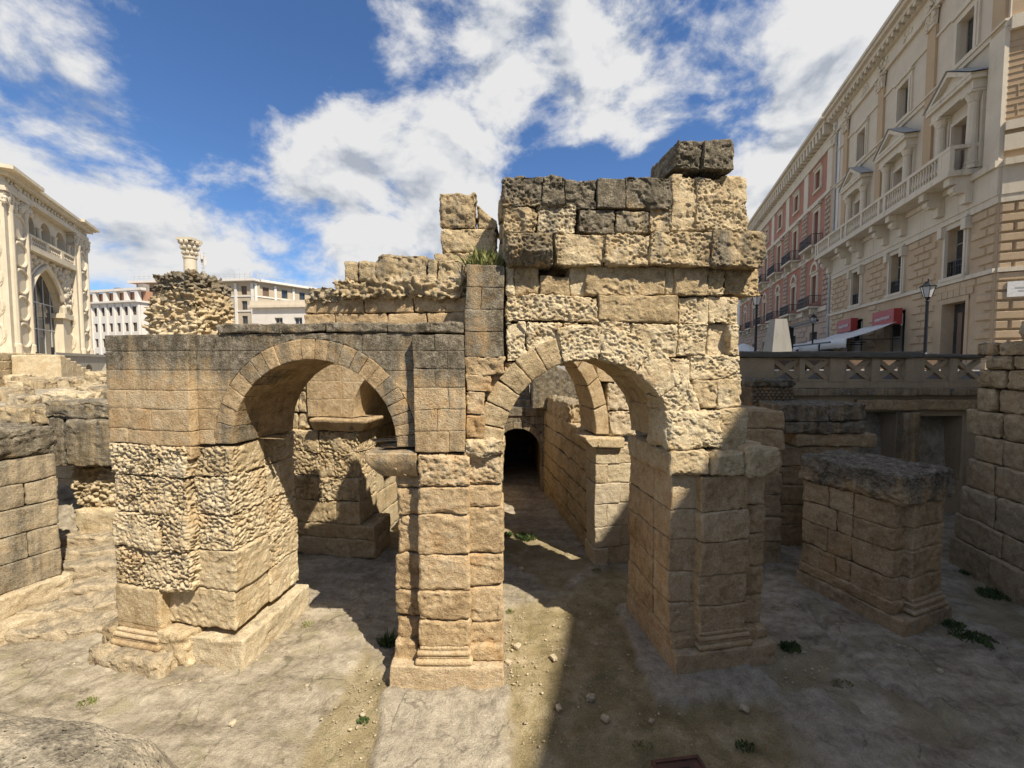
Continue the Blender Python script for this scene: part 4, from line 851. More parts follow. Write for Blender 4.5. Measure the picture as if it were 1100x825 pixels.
def rustic(mb, x0, x1, z0, z1, y, rows, bw, p=.09, gap=.05, holes=()):
    rh = (z1-z0)/rows
    for r in range(rows):
        n = max(1, round((x1-x0)/bw)); o = 0 if r % 2 or n < 2 else .5
        edges = [x0]+[x0+(x1-x0)*(i+1-o)/n for i in range(n) if x0 < x0+(x1-x0)*(i+1-o)/n < x1-.01]+[x1]
        for a, c in zip(edges[:-1], edges[1:]):
            za, zb = z0+rh*r, z0+rh*(r+1)
            if any(a < h[1] and c > h[0] and za < h[3] and zb > h[2] for h in holes): continue
            a2, c2 = a+gap/2, c-gap/2; za += gap/2; zb -= gap/2
            V = [(a2, y-.01, za), (c2, y-.01, za), (c2, y-.01, zb), (a2, y-.01, zb), (a2+.05, y+p, za+.05), (c2-.05, y+p, za+.05), (c2-.05, y+p, zb-.05), (a2+.05, y+p, zb-.05)]
            mb.add(V, [[(7, 6, 5, 4), (5, 6, 2, 1), (4, 5, 1, 0), (6, 7, 3, 2), (7, 4, 0, 3)]])
def lumps(mb, x0, x1, y, z0, z1, n, r, depth=.12, sd=3):
    """carved ornament: a swarm of small squashed balls"""
    R = random.Random(sd)
    for i in range(n):
        cx, cz = R.uniform(x0, x1), R.uniform(z0, z1); k = r*R.uniform(.5, 1.2)
        mb.lathe([(0, -k), (k*.7, -k*.7), (k, 0), (k*.7, k*.7), (0, k)], n=7, sy=depth/r*.8)
        mb.V[-1] = mb.V[-1]+np.array([cx, y+.02, cz])
def capital(mb, x, y, z0, z1, w, sd=1):
    mb.box(x-w*.5, x+w*.5, y-.02, y+.14, z0, z1, taper=-.12); mb.box(x-w*.72, x+w*.72, y-.02, y+.26, z1+.002, z1+.12)
    lumps(mb, x-w*.58, x+w*.58, y+.14, z0, z1, 26, .1, .1, sd)
def balusters(mb, x0, x1, y, z0, z1, sp=.24, r=.075):
    h = z1-z0; n = max(1, int((x1-x0)/sp))
    for i in range(n):
        mb.lathe([(r*.8, z0), (r*.8, z0+.08*h), (r*.45, z0+.14*h), (r*1.05, z0+.36*h), (r*.45, z0+.74*h), (r*.4, z0+.82*h), (r*.8, z0+.9*h), (r*.8, z1)], (x0+(i+.5)*(x1-x0)/n, y), 8)
def iron_rail(parent, x0, x1, y0, y1, z0, z1, sp=.14):
    b = MB(); b.box(x0, x1, y1-.04, y1, z1-.05, z1); b.box(x0, x1, y1-.04, y1, z0, z0+.04); b.box(x0, x1, y1-.035, y1-.005, z0+.62*(z1-z0), z0+.66*(z1-z0))
    for xx in (x0, x1-.04):
        b.box(xx, xx+.04, y0, y1-.042, z1-.05, z1); b.box(xx, xx+.04, y0, y1-.042, z0, z0+.04)
        for i in range(int((y1-y0)/sp)): b.box(xx+.005, xx+.03, y0+sp*i, y0+sp*i+.025, z0, z1-.05)
    n = int((x1-x0)/sp)
    for i in range(n+1):
        xx = x0+(x1-x0)*i/n; b.box(xx-.013, xx+.013, y1-.035, y1-.008, z0, z1-.05)
        b.box(xx-.03, xx+.03, y1-.03, y1-.012, z0+.25*(z1-z0), z0+.32*(z1-z0))
    return b.build('iron_railing', M_IRON, parent)

# ---- the cream palazzo on the right; local X runs away from the camera along the street, +Y is outward
fa = math.atan2(1, .337); PX, PY = 22.5, 19.5
pz_ = thing('cream_palazzo', 'cream palace on the right with pedimented windows, long stone balcony and rusticated ground floor', 'building', (PX, PY, 0), fa)
LEN = 19.3; BC = [2.75, 8.35, 13.95]; PIL = [.5, 5.55, 11.15, 16.75, 18.95]
holes = [(BC[0]-.95, BC[0]+.85, 5.0, 8.7), (BC[1]-1.2, BC[1]+1.25, 5.0, 8.9), (BC[2]-1.2, BC[2]+1.3, 5.0, 8.9)]
for c_ in BC: holes += [(c_-.7, c_+.7, 10.1, 12.65), (c_-.65, c_+.65, 15.1, 18.1), (c_-.62, c_+.62, 21.2, 23.4)]
b = MB(); wall_open(b, 0, LEN, 12.9, 27.0, 0, .45, holes); b.box(0, LEN, -14, -.9, 5, 27.0); wl = b.build('wall', M_CREAM, pz_)
b = MB(); wall_open(b, 0, LEN, 4.9, 12.9, 0, .5, holes); pad = [(h[0]-.42, h[1]+.42, h[2]-.3, h[3]+.45) for h in holes]
rustic(b, 0.02, LEN, 5.3, 12.85, 0, 17, 1.05, holes=pad); b.box(-.02, LEN, 0, .2, 4.9, 5.55); b.build('rusticated_base', M_RUST, pz_)
b = MB(); b.box(-.05, LEN, -.02, .16, 9.72, 9.92); b.box(-.05, LEN, -.02, .10, 12.9, 13.25); b.box(-.06, LEN, -.02, .15, 13.25, 14.5); b.box(-.1, LEN, -.02, .3, 14.5, 14.8); b.box(-.06, LEN, -.02, .12, 20.75, 20.98); b.box(-.06, LEN, -.02, .2, 20.98, 21.08); b.box(-.06, LEN, -.02, .10, 23.95, 24.1)
b.box(-.04, .9, 0, .16, 14.8, 20.74); b.build('string_courses', M_TRIM, pz_)
b = MB()
for x in PIL:
    b = MB(); b.box(x-.38, x+.38, -.02, .13, 14.82, 24.7); b.build('pilaster', M_TAN, pz_)
for i, x in enumerate(PIL): b = MB(); capital(b, x, .1, 24.7, 25.5, .8, i); lumps(b, x-.35, x+.35, .2, 25.9, 26.6, 12, .14, .14, 40+i); b.build('capital', M_TRIM, pz_)
b = MB(); b.box(-.1, LEN, -.02, .2, 25.65, 25.8); b.box(-.1, LEN, -.02, .12, 25.8, 26.7); b.box(-.3, LEN, -.1, .35, 26.7, 26.95); b.box(-.6, LEN, -.1, .7, 26.95, 27.25); b.box(-.85, LEN, -.3, .95, 27.25, 27.5); b.box(-1.0, LEN, -1, 1.08, 27.5, 27.72)
for i in range(32): b.box(.15+.6*i, .4+.6*i, .3, .68, 26.72, 26.94)
for i in range(6): lumps(b, 2.4+2.8*i-.5, 2.4+2.8*i+.5, .12, 26.0, 26.5, 10, .13, .1, 60+i)
b.build('cornice', M_TRIM, pz_)
for i, c_ in enumerate(BC):
    b = MB(); surround(b, c_, 10.1, 1.4, 2.55, 0, .26); b.box(c_-1.1, c_-.75, 0, .3, 12.3, 12.85); b.box(c_+.75, c_+1.1, 0, .3, 12.3, 12.85); fs = b.build('window_surround', M_TRIM, pz_)
    window(pz_, c_, 10.1, 1.4, 2.55, 0, .4); o = iron_rail(pz_, c_-.69, c_+.69, -.2, -.02, 10.12, 10.95, .12)
    window(pz_, c_, 15.1, 1.3, 3.0, 0, .35, glass=M_WOOD if i != 2 else M_GLASS, cross=False)
    b = MB(); surround(b, c_, 15.1, 1.3, 3.0, 0, .2, sill=False, ear=False)
    for sx_ in (-1, 1):
        xx = c_+sx_*1.22; b.lathe([(.30, 15.1), (.30, 15.25), (.25, 15.3), (.29, 15.4), (.24, 15.5), (.23, 16.0), (.2, 18.3), (.25, 18.35), (.22, 18.42), (.33, 18.7)], (xx, .28), 12); b.box(xx-.36, xx+.36, -.02, .6, 18.702, 18.82); b.box(xx-.32, xx+.32, -.02, .12, 15.1, 18.7)
    b.box(c_-1.6, c_+1.6, -.02, .55, 18.83, 19.25); b.box(c_-1.75, c_+1.75, -.02, .72, 19.25, 19.45); b.build('window_surround', M_TRIM, pz_)
    b = MB()
    V = [(c_-1.85, -.02, 19.45), (c_+1.85, -.02, 19.45), (c_, -.02, 20.65), (c_-1.85, .75, 19.45), (c_+1.85, .75, 19.45), (c_, .75, 20.65)]
    V2 = [(c_-1.3, .5, 19.62), (c_+1.3, .5, 19.62), (c_, .5, 20.38), (c_-1.3, .75, 19.62), (c_+1.3, .75, 19.62), (c_, .75, 20.38)]
    b.add(V+V2, [[(0, 1, 4, 3), (1, 2, 5, 4), (2, 0, 3, 5), (3, 4, 10, 9), (4, 5, 11, 10), (5, 3, 9, 11), (9, 10, 7, 6), (10, 11, 8, 7), (11, 9, 6, 8)], [(6, 7, 8), (2, 1, 0)]]); b.build('pediment', M_TRIM, pz_)
    b = MB(); b.add([(c_-1.9, -.02, 19.5), (c_, -.02, 20.72), (c_+1.9, -.02, 19.5), (c_-1.9, .82, 19.5), (c_, .82, 20.72), (c_+1.9, .82, 19.5)], [[(0, 1, 4, 3), (1, 2, 5, 4)]]); b.build('pediment_flashing', M_ZINC, pz_)
    b = MB(); surround(b, c_, 21.2, 1.24, 2.2, 0, .3); b.build('window_surround', M_TRIM, pz_); window(pz_, c_, 21.2, 1.24, 2.2, 0, .35, glass=M_GLASS, cross=False)
# balcony
b = MB(); b.box(1.3, LEN, -.02, 1.25, 14.82, 15.08)
for x in [1.7, 3.8, 7.3, 9.4, 12.9, 15.0, 18.6]:
    for k, (zz0, zz1, yy) in enumerate([(14.45, 14.82, 1.1), (14.0, 14.45, .8), (13.5, 14.0, .45)]): b.box(x-.22, x+.22, 0.05, yy, zz0, zz1-.002)
    b.lathe([(0, -.23), (.22, -.22), (.22, .22), (0, .23)], n=10); b.V[-1] = b.V[-1][:, [2, 0, 1]]+np.array([x, .72, 14.25])
BL = b.build('balcony', M_TRIM, pz_)
b = MB(); b.box(1.32, LEN, 1.0, 1.22, 16.12, 16.3); b.box(1.32, LEN, 1.0, 1.2, 15.085, 15.2); b.box(1.32, 1.55, .0, .998, 16.12, 16.3)
ps = [1.3, 2.2, 5.0, 7.6, 8.3, 10.7, 13.2, 14.0, 16.4, 18.8, 19.3]
for i in range(0, len(ps)-1, 1):
    if i == 0: b.box(ps[i] if i else 1.33, ps[i+1] if i not in (2, 6) else ps[i]+.5, 1.02, 1.2, 15.2, 16.12)
    b.box(ps[i+1]-.25, ps[i+1], 1.01, 1.21, 15.2, 16.12)
    balusters(b, ps[i]+.05, ps[i+1]-.3, 1.11, 15.2, 16.12)
b.build('balustrade', M_TRIM, BL)
# door and shops
b = MB(); x0, x1 = holes[0][:2]; b.box(x0-.22, x0-.002, -.02, .05, 5.0, 8.95); b.box(x1+.002, x1+.22, -.02, .05, 5.0, 8.95); b.box(x0-.22, x1+.22, -.02, .06, 8.71, 8.97)
for i in range(6): b.box(c_*0+x0-.5+i*.47, x0-.5+i*.47+.43, .0, .07, 9.0, 9.7)
b.build('door_surround', M_RUST, pz_)
b = MB(); b.box(x0, x1, -.6, -.5, 5.0, 8.7); dd = b.build('doorway', M_GLASS, pz_); b = MB(); b.box(x0+.9, x0+1.25, -.49, -.35, 5.0, 8.2); b.box(x0, x0+.1, -.49, -.4, 5, 8.68); b.build('door_leaf', M_WOOD, dd)
for k, (h, lab) in enumerate(((holes[1], 'near'), (holes[2], 'far'))):
    b = MB(); b.box(h[0], h[1], -.5, -.45, 5.0, 8.9); sh = b.build('shop_front', M_GLASS, pz_)
    b = MB(); 
    for xx in (h[0], (h[0]+h[1])/2-.04, h[1]-.08): b.box(xx, xx+.08, -.44, -.36, 5.0, 8.0)
    b.box(h[0]+1.4, h[1]-.2, -.44, -.42, 5.9, 7.3, ); b.build('shop_frame', M_LETTER if k else M_FRAME, sh)
# the pale name plate on the corner face and the drain pipe at the far end
b = MB(); b.tube([(18.55, .14, 27), (18.55, .14, 15.2)], .07, 8); b.tube([(18.9, .16, 14.6), (18.9, .16, 5.2)], .09, 8); b.build('drain_pipe', M_ZINC, pz_)
b = MB(); b.box(18.4, 19.29, -.01, .06, 5.2, 14.4); b.box(18.0, 19.29, -.01, .05, 15.1, 25.6); b.build('white_strip', M_WHITE, pz_)
# the sunlit corner face
cf = empty('corner_face', (0, 0, 0), 0); cf.parent = pz_
ang = math.atan2(-.5, .87)-fa
cf.rotation_euler = (0, 0, ang); cf.location = (0, 0, 0)      # its X runs toward the right, its -Y faces the camera
b = MB(); CL = 9.0; b.box(0.003, CL, .01, .6, 4.9, 27.0); b.build('brick_wall', M_TAN, cf)
b = MB(); 
def rustic_front(mb, *a, **k):
    t = MB(); rustic(t, *a, **k)
    for v, f in zip(t.V, range(len(t.V))): pass
    V = np.concatenate(t.V); V[:, 1] *= -1; Fq = np.concatenate([x for x in t.Fc]); mb.add(V, [Fq[:, ::-1]])
rustic_front(b, .0, CL, 5.3, 12.85, 0, 17, 1.05, p=.1); b.build('rusticated_base', M_RUST, cf)
b = MB()
for z0, z1, p in ((9.72, 9.92, .16), (12.9, 13.25, .1), (13.25, 14.5, .13), (14.5, 14.8, .3), (15.2, 15.9, .12), (16.1, 16.5, .16), (20.5, 21.08, .2), (25.65, 26.7, .2), (26.7, 27.2, .6), (27.2, 27.7, 1.0)): b = MB(); b.box(.005, CL, -p, .02, z0, z1); b.build('string_course', M_TRIM, cf)
b = MB(); b.box(.35, 1.55, -.14, -.102, 8.55, 9.25); np_ = b.build('name_plate', M_LETTER, cf); b = MB(); b.box(.6, 1.3, -.146, -.141, 8.92, 8.98); b.box(.7, 1.2, -.146, -.141, 8.78, 8.83); b.build('plate_writing', M_ZINC, cf)
b = MB(); R_ = random.Random(4)
for r in range(13):
    for i in range(3): x = .5+3*i+R_.uniform(-.2, .2); b.box(x, x+.03, -.012, .02, 16.7+.28*r, 16.7+.28*r+.25)
    b.box(.02, CL, -.014, .02, 16.68+.28*r, 16.695+.28*r)
b.build('brick_joints', M_RUST, cf)

# signs and awnings of the cafe
def sign(u0, u1, lab):
    t = thing('shop_sign', lab, 'sign', (0, 0, 0)); M = Matrix.Translation((PX, PY, 0)) @ Matrix.Rotation(fa, 4, 'Z')
    t.matrix_world = M; b = MB(); b.box(u0, u1, .18, .62, 8.0, 9.0); b.build('board', M_SIGN, t)
    b = MB(); n_ = 64; w_ = (u1-u0)*.34                # the script on the boards is too small to read in the photo: pale strokes
    b.tube([((u0+u1)/2+w_*(1-2*k/n_)+.05*math.cos(k*1.3), .64, 8.40+.12*math.sin(k*1.3)*(.5+.5*math.sin(k*.37)**2)+.1*k/n_) for k in range(n_+1)], .02, 5)
    b.build('lettering', M_LETTER, t)
    return t
sign(7.1, 9.8, 'wide red shop sign with pale lettering over the nearer shop front, beside the street lamp')
sign(13.1, 15.6, 'narrower red shop sign with pale lettering over the farther shop front')
MP = Matrix.Translation((PX, PY, 0)) @ Matrix.Rotation(fa, 4, 'Z')
def awning(u0, u1, z, lab, sag=.1):
    t = thing('awning', lab, 'awning', (0, 0, 0), 0, 'white cafe awnings'); t.matrix_world = MP; b = MB(); n = 6; V = []; 
    for i in range(n+1):
        for j in range(9):
            y = .5+2.6*i/n; u_ = u0+(u1-u0)*j/8; V.append((u_, y, z-.17*i-sag*math.sin(PI*i/n)*.8+.03*math.sin(j*2.1)))
    for j in range(9): V.append((u0+(u1-u0)*j/8, 3.12, z-.17*n-.6+.03*(j % 2)))
    q = [(i*9+j, i*9+j+1, (i+1)*9+j+1, (i+1)*9+j) for i in range(n+1) for j in range(8)]; b.add(V, [q]); o = b.build('cloth', M_AWN, t, True)
    sm = o.modifiers.new('thick', 'SOLIDIFY'); sm.thickness = .02
    b = MB(); 
    for uu in (u0+.05, u1-.05): b.box(uu-.04, uu+.04, 2.95, 3.03, 5.2, z-1.05); b.box(uu-.03, uu+.03, .3, 3.02, z-1.12, z-1.06)
    b.build('frame', M_IRON, t)
awning(7.0, 11.4, 8.15, 'nearest white awning, under the wide red sign'); awning(11.8, 16.2, 8.0, 'second white awning from the right, with a dark pergola post at its far side'); awning(17.0, 21.5, 7.75, 'third white awning, in front of the drain pipe'); awning(22.2, 27.0, 7.6, 'farthest white awning, beside the pale tapered block')
t = thing('pergola', 'dark steel pergola frame standing among the white awnings', 'pergola'); t.matrix_world = MP
b = MB(); b.box(15.9, 16.25, 3.6, 3.95, 5.2, 8.7); b.build('post', M_IRON, t); b = MB(); b.box(10.0, 16.2, 3.7, 3.85, 8.55, 8.7); b.box(16, 25, 3.7, 3.85, 7.7, 7.85); b.build('beam', M_IRON, t); b = MB(); b.box(8.0, 16, 3.6, 3.7, 6.9, 7.0); b.box(16.3, 26, 3.6, 3.7, 6.75, 6.85); b.build('rail', M_IRON, t)
for i, u_ in enumerate((12.5, 14.2, 9.6)):
    t = thing('planter', ['dark planter box with low shrub in front of the shop between the awning posts', 'dark planter box with low shrub near the pergola post', 'dark planter box with low shrub under the nearest awning'][i], 'planter', group='planters of the cafe'); t.matrix_world = MP @ Matrix.Translation((u_, 3.4, 5.2))
    b = MB(); b.box(-.5, .5, -.2, .2, 0, .5); b.build('box', M_IRON, t); b = MB(); R_ = random.Random(i)
    for k in range(160):
        c_ = Vector((R_.uniform(-.5, .5), R_.uniform(-.25, .25), .5+abs(R_.gauss(0, .22)))); v = Vector((R_.uniform(-1, 1), R_.uniform(-1, 1), R_.uniform(-1, 1)))*.09; w_ = Vector((R_.uniform(-1, 1), R_.uniform(-1, 1), R_.uniform(-1, 1)))*.05
        b.poly([tuple(c_-v), tuple(c_+w_), tuple(c_+v), tuple(c_-w_)])
    b.build('shrub', M_LEAF, t)

# ---- the red palazzo farther along the street
rp = thing('red_palazzo', 'long red and rose stone palace with iron balconies down the street at the right', 'building', (PX, PY, 0), fa)
A0, A1 = 19.4, 60.0; RC = [22.9, 29.2, 35.4, 41.8, 48.2, 54.6]
holes = []
for c_ in RC: holes += [(c_-.65, c_+.65, 11.5, 14.1), (c_-.65, c_+.65, 17.1, 20.3), (c_-.68, c_+.68, 22.4, 24.2), (c_-1.0, c_+1.0, 5.0, 8.6)]
b = MB(); wall_open(b, A0, A1, 10.6, 27.2, 0, .4, holes); b.box(A0, A1, -14, -.7, 5, 27.2); b.build('wall', M_RED, rp)
b = MB(); wall_open(b, A0, A1, 4.9, 10.6, 0, .4, holes); pad = [(h[0]-.1, h[1]+.1, h[2]-.1, h[3]+.3) for h in holes]; rustic(b, A0, A1, 5.0, 10.4, 0, 10, 1.3, holes=pad)
for x in [19.95, 26.1, 32.3, 38.6, 45, 51.4, 57.8]:
    rustic(b, x-.75, x+.75, 10.9, 21.0, 0, 22, .75, p=.14); 
b.build('rusticated_stone', M_PINKSTONE, rp)
b = MB(); b.box(A0, A1, -.02, .2, 10.4, 10.8); b.box(A0, A1, -.02, .14, 15.9, 16.4); b.box(A0, A1, -.02, .18, 21.0, 21.35); b.box(A0, A1, -.02, .2, 25.0, 25.3); b.box(A0, A1, -.02, .12, 25.3, 26.2); b.box(A0, A1, -.3, .8, 27.0, 27.3); b.box(A0, A1, -.6, 1.1, 27.3, 27.6)
for x in [19.95, 26.1, 32.3, 38.6, 45, 51.4, 57.8]: b.box(x-.6, x+.6, -.02, .1, 21.4, 25.0)
for i in range(48): b.box(A0+.2+.84*i, A0+.62+.84*i, .05, .75, 26.2, 26.98, taper=-.1)
for c_ in RC:
    surround(b, c_, 17.1, 1.3, 3.2, 0, .28, sill=False); b.box(c_-1.2, c_+1.2, 0, .35, 20.75, 20.95); surround(b, c_, 22.4, 1.36, 1.8, 0, .25); surround(b, c_, 11.5, 1.3, 2.6, 0, .28, sill=False)
    b.lathe([(1.02, -.1), (1.02, .14), (.72, .14), (.72, -.1)], n=24); v = b.V[-1]; v = v[:, [0, 2, 1]]; v[:, 2] = np.maximum(v[:, 2], 0); b.V[-1] = v+np.array([c_, .02, 14.5])
b.build('pale_trim', M_TRIM, rp)
for c_ in RC:
    window(rp, c_, 11.5, 1.3, 2.6, 0, .35); window(rp, c_, 17.1, 1.3, 3.2, 0, .35); window(rp, c_, 22.4, 1.36, 1.8, 0, .3)
    for z in (10.95, 16.75):
        b = MB(); b.box(c_-1.7, c_+1.7, .0, 1.0, z-.15, z+.03); b.box(c_-1.3, c_-1.0, .0, .7, z-.7, z-.152); b.box(c_+1.0, c_+1.3, .0, .7, z-.7, z-.152); f = b.build('balcony', M_TRIM, rp); iron_rail(f, c_-1.65, c_+1.65, .05, .97, z+.03, z+1.05, .15)
    b = MB(); b.box(c_-1, c_+1, -.39, -.35, 5.0, 8.6); b.build('doorway', M_GLASS, rp)
# far end of the street
fe = thing('street_end_house', 'narrow pale house closing the far end of the street', 'building', (PX, PY, 0), fa); b = MB(); wall_open(b, 60.1, 80, 5, 19, 0, .3, [(63, 64.3, 7, 10), (63, 64.3, 12, 15), (69, 70.3, 12, 15), (69, 70.3, 7, 10)]); b.box(60.1, 80, -8, -.31, 5, 19); b.box(60.0, 80.1, -8.2, .3, 19.0, 19.4); b.build('wall', M_WHITE, fe)
for x_ in (63.65, 69.65):
    for z_ in (7, 12): window(fe, x_, z_, 1.3, 3, 0, .25)

# ---- the neighbour of the cream palazzo toward the camera: it shades the right half of the arena
nb = thing('neighbour_palazzo', 'tall plain palace on the right beyond the picture edge that shades the arena', 'building', (13.27, -8.12, 0), math.atan2(.96, .27))
b = MB(); hs = [(3*i+.6, 3*i+1.9, z, z+2.2) for i in range(-5, 6) for z in (6, 10.5, 15, 19.3)]
wall_open(b, -18, 17.5, 3.5, 23.4, -1.0, .35, hs); b.box(-18, 17.5, -15, -1.4, 3.5, 23.4); b.build('wall', M_CREAM, nb)
b = MB(); b.box(-18.2, 17.7, -15.2, 0.0, 23.4, 24.0); b.box(-18, 17.6, -1.02, -.8, 9.4, 9.7); b.box(-18, 17.6, -1.02, -.8, 14, 14.3); b.build('cornice', M_TRIM, nb)
for h in hs: window(nb, (h[0]+h[1])/2, h[2], h[1]-h[0], 2.2, -1.0, .25)

# ---- street lamps
def lamp(x, y, h, lab, sc=1.0):
    t = thing('street_lamp', lab, 'street lamp', (x, y, 5.2), 0, 'lantern street lamps along the street'); b = MB(); k = sc
    b.lathe([(.22*k, 0), (.22*k, .15*k), (.14*k, .2*k), (.13*k, .7*k), (.07*k, .8*k), (.06*k, h-.95*k), (.1*k, h-.93*k), (.05*k, h-.88*k), (.1*k, h-.74*k)], n=12); b.build('post', M_IRON, t)
    b = MB(); b.lathe([(.14*k, h-.74*k), (.26*k, h-.28*k)], n=6); b.build('lantern_glass', M_LAMPGLASS, t)
    b = MB()
    for i in range(6): a_ = 2*PI*i/6; b.tube([(.142*k*math.cos(a_), .142*k*math.sin(a_), h-.74*k), (.265*k*math.cos(a_), .265*k*math.sin(a_), h-.28*k)], .014*k, 5)
    b.lathe([(.29*k, h-.28*k), (.30*k, h-.25*k), (.14*k, h-.12*k), (.12*k, h-.05*k), (.03*k, h-.03*k), (.03*k, h+.08*k), (0, h+.12*k)], n=12); b.build('lantern_cap', M_IRON, t)
def along(px, y): d = ray(px, 390); return d[0]/d[1]*y
lamp(along(993, 19.0), 19.0, 4.05, 'nearest street lamp with a dark post, beside the wide red shop sign'); lamp(along(811, 27), 27, 4.95, 'pale lantern on a slim post by the tall ruin, left of the tapered block', 1.15); lamp(along(872, 34), 34, 4.3, 'small distant lamp above the awnings, in front of the red palace')
# tapered pale block
x = along(834.5, 20); t = thing('tapered_block', 'pale grey tapered block on a dark plinth behind the balustrade', 'monument', (x, 20, 5.2)); b = MB(); b.box(-.5, .5, -.4, .4, .68, 2.42, taper=.44); b.build('body', M_CONC, t); b = MB(); b.box(-.54, .54, -.44, .44, 0, .676); b.build('plinth', M_IRON, t)
x = along(798, 30); t = thing('parasol', 'small white cafe parasol at the foot of the pale lantern lamp', 'parasol', (x, 30, 5.2)); b = MB(); b.lathe([(.0, 1.75), (.5, 1.55), (1.1, 1.1), (1.1, .98)], n=8); b.build('canopy', M_AWN, t); b = MB(); b.lathe([(.03, 0), (.03, 1.7)], n=8); b.build('pole', M_IRON, t)

# ---- the loggia building at the left (far end is the origin, X runs toward the camera, +Y outward)
P0 = Vector((-38.6, 31.9)); dv = Vector((-.5685, 1)).normalized(); Pf = P0+dv*17.0
sd_ = thing('loggia_building', 'honey coloured loggia building with big glazed arch and oval medallions at the left border', 'building', (Pf.x, Pf.y, 0), math.atan2(-dv.y, -dv.x))
LS = 17.0; cx_ = 9.5; ZB = 6.3
def arch_pts(cx, hw, zs, rise, n=16, pointed=2.6):
    o = []
    for i in range(n+1):
        t = i/n*PI; xx = -math.cos(t); zz = math.sin(t)**.95+.12*pointed*(1-abs(xx))**1.3
        o.append((cx+hw*xx, zs+rise*zz/1.312))
    return o
ap = arch_pts(cx_, 3.35, 10.4, 3.9)
x0b, x1b = 4.3, 13.4                                  # recessed bay between the two pillars
b = MB(); yw = -.38; zt = 15.0
for (xa, za), (xb, zb) in zip(ap[:-1], ap[1:]):
    b.poly([(xb, yw, zb), (xa, yw, za), (xa, yw, zt), (xb, yw, zt)]); b.poly([(xa, yw, za), (xb, yw, zb), (xb, yw-.8, zb), (xa, yw-.8, za)])
for xa, xb, xe in ((x0b, cx_-3.35, cx_-3.35), (cx_+3.35, x1b, cx_+3.35)):
    b.poly([(xb, yw, ZB), (xa, yw, ZB), (xa, yw, zt), (xb, yw, zt)])
b.poly([(cx_-3.35, yw, ZB), (cx_-3.35, yw-.8, ZB), (cx_-3.35, yw-.8, 10.4), (cx_-3.35, yw, 10.4)]); b.poly([(cx_+3.35, yw-.8, ZB), (cx_+3.35, yw, ZB), (cx_+3.35, yw, 10.4), (cx_+3.35, yw-.8, 10.4)])
b.build('wall', M_SEDILE, sd_)
b = MB(); b.tube([(x, yw+.08, z) for x, z in ap], .22, 8); b.tube([(x+(x-cx_)*.10, yw+.05, z+.42) for x, z in ap], .12, 6); b.build('arch_moulding', M_SEDILE, sd_)
b = MB(); R_ = random.Random(9)
for i in range(420):
    xx = R_.uniform(x0b+.1, x1b-.1); zz = R_.uniform(11.0, 14.9); u_ = (xx-cx_)/3.9
    if abs(u_) < 1 and zz < 10.7+4.0*math.sqrt(max(0, 1-u_*u_)): continue
    k = R_.uniform(.12, .32); b.lathe([(0, -k), (k*.75, -k*.6), (k, 0), (k*.7, k*.7), (0, k)], n=8, sy=.8); b.V[-1] = b.V[-1]+np.array([xx, yw+.05, zz])
b.build('carved_relief', M_SEDREL, sd_, True)
b = MB(); b.box(cx_-3.33, cx_+3.33, yw-.70, yw-.66, ZB, 14.2)
gl = b.build('arch_glazing', M_GLASS, sd_); b = MB()
for i in range(5): xx = cx_-3.3+6.6*(i+.5)/5; b.box(xx-.05, xx+.05, yw-.655, yw-.6, ZB, 13.4)
b.box(cx_-3.3, cx_+3.3, yw-.655, yw-.61, 8.6, 8.7); b.box(cx_-3.3, cx_+3.3, yw-.655, yw-.61, 11.0, 11.1); b.build('glazing_bars', M_ZINC, gl)
# pillars with medallions
def pillar(xa, xb, y, z0, z1, side=True):
    b = MB(); b.box(xa, xb, yw-3.0, y, z0, z1)
    f = b.build('corner_pillar', M_SEDILE, sd_); b = MB(); n = 5; hh = (z1-z0-.8)/n; xc = (xa+xb)/2
    for i in range(n):
        zc = z0+.4+hh*(i+.5); ry = hh*.45; rx = (xb-xa)*.30
        ov = [(xc+rx*math.cos(2*PI*k/20), y+.02, zc+ry*math.sin(2*PI*k/20)) for k in range(20)]; b.tube(ov, .13, 6, True)
        if side:
            yc = y-.95; ov = [(xb+.02, yc+.62*math.cos(2*PI*k/20), zc+ry*math.sin(2*PI*k/20)) for k in range(20)]; b.tube(ov, .13, 6, True)
            ov = [(xa-.02, yc+.62*math.cos(2*PI*k/20), zc+ry*math.sin(2*PI*k/20)) for k in range(20)]; b.tube(ov, .13, 6, True)
    b.build('oval_medallions', M_SEDILE, f)
    b = MB(); lumps(b, xa-.15, xb+.15, y+.05, z1-.1, z1+.8, 60, .22, .22, int(xa)); b.box(xa-.05, xb+.05, yw-3.1, y+.04, z1+.001, z1+.75); b.box(xa-.2, xb+.2, yw-3.2, y+.25, z1+.76, z1+1.0); b.box(xa-.08, xb+.08, yw-3, y+.05, z0-.001, z0+.5); b.build('capital', M_SEDREL, f)
pillar(1.0, 4.3, .15, ZB, 17.8); pillar(13.4, 17.0, .15, ZB, 17.8)
for xx in (1.65, 3.65, 14.1, 16.3):
    b = MB(); b.lathe([(.3, ZB), (.3, 7), (.24, 7.1), (.22, 17.2), (.3, 17.7)], (xx, .15), 10); b.build('pillar_shaft', M_SEDILE, sd_)
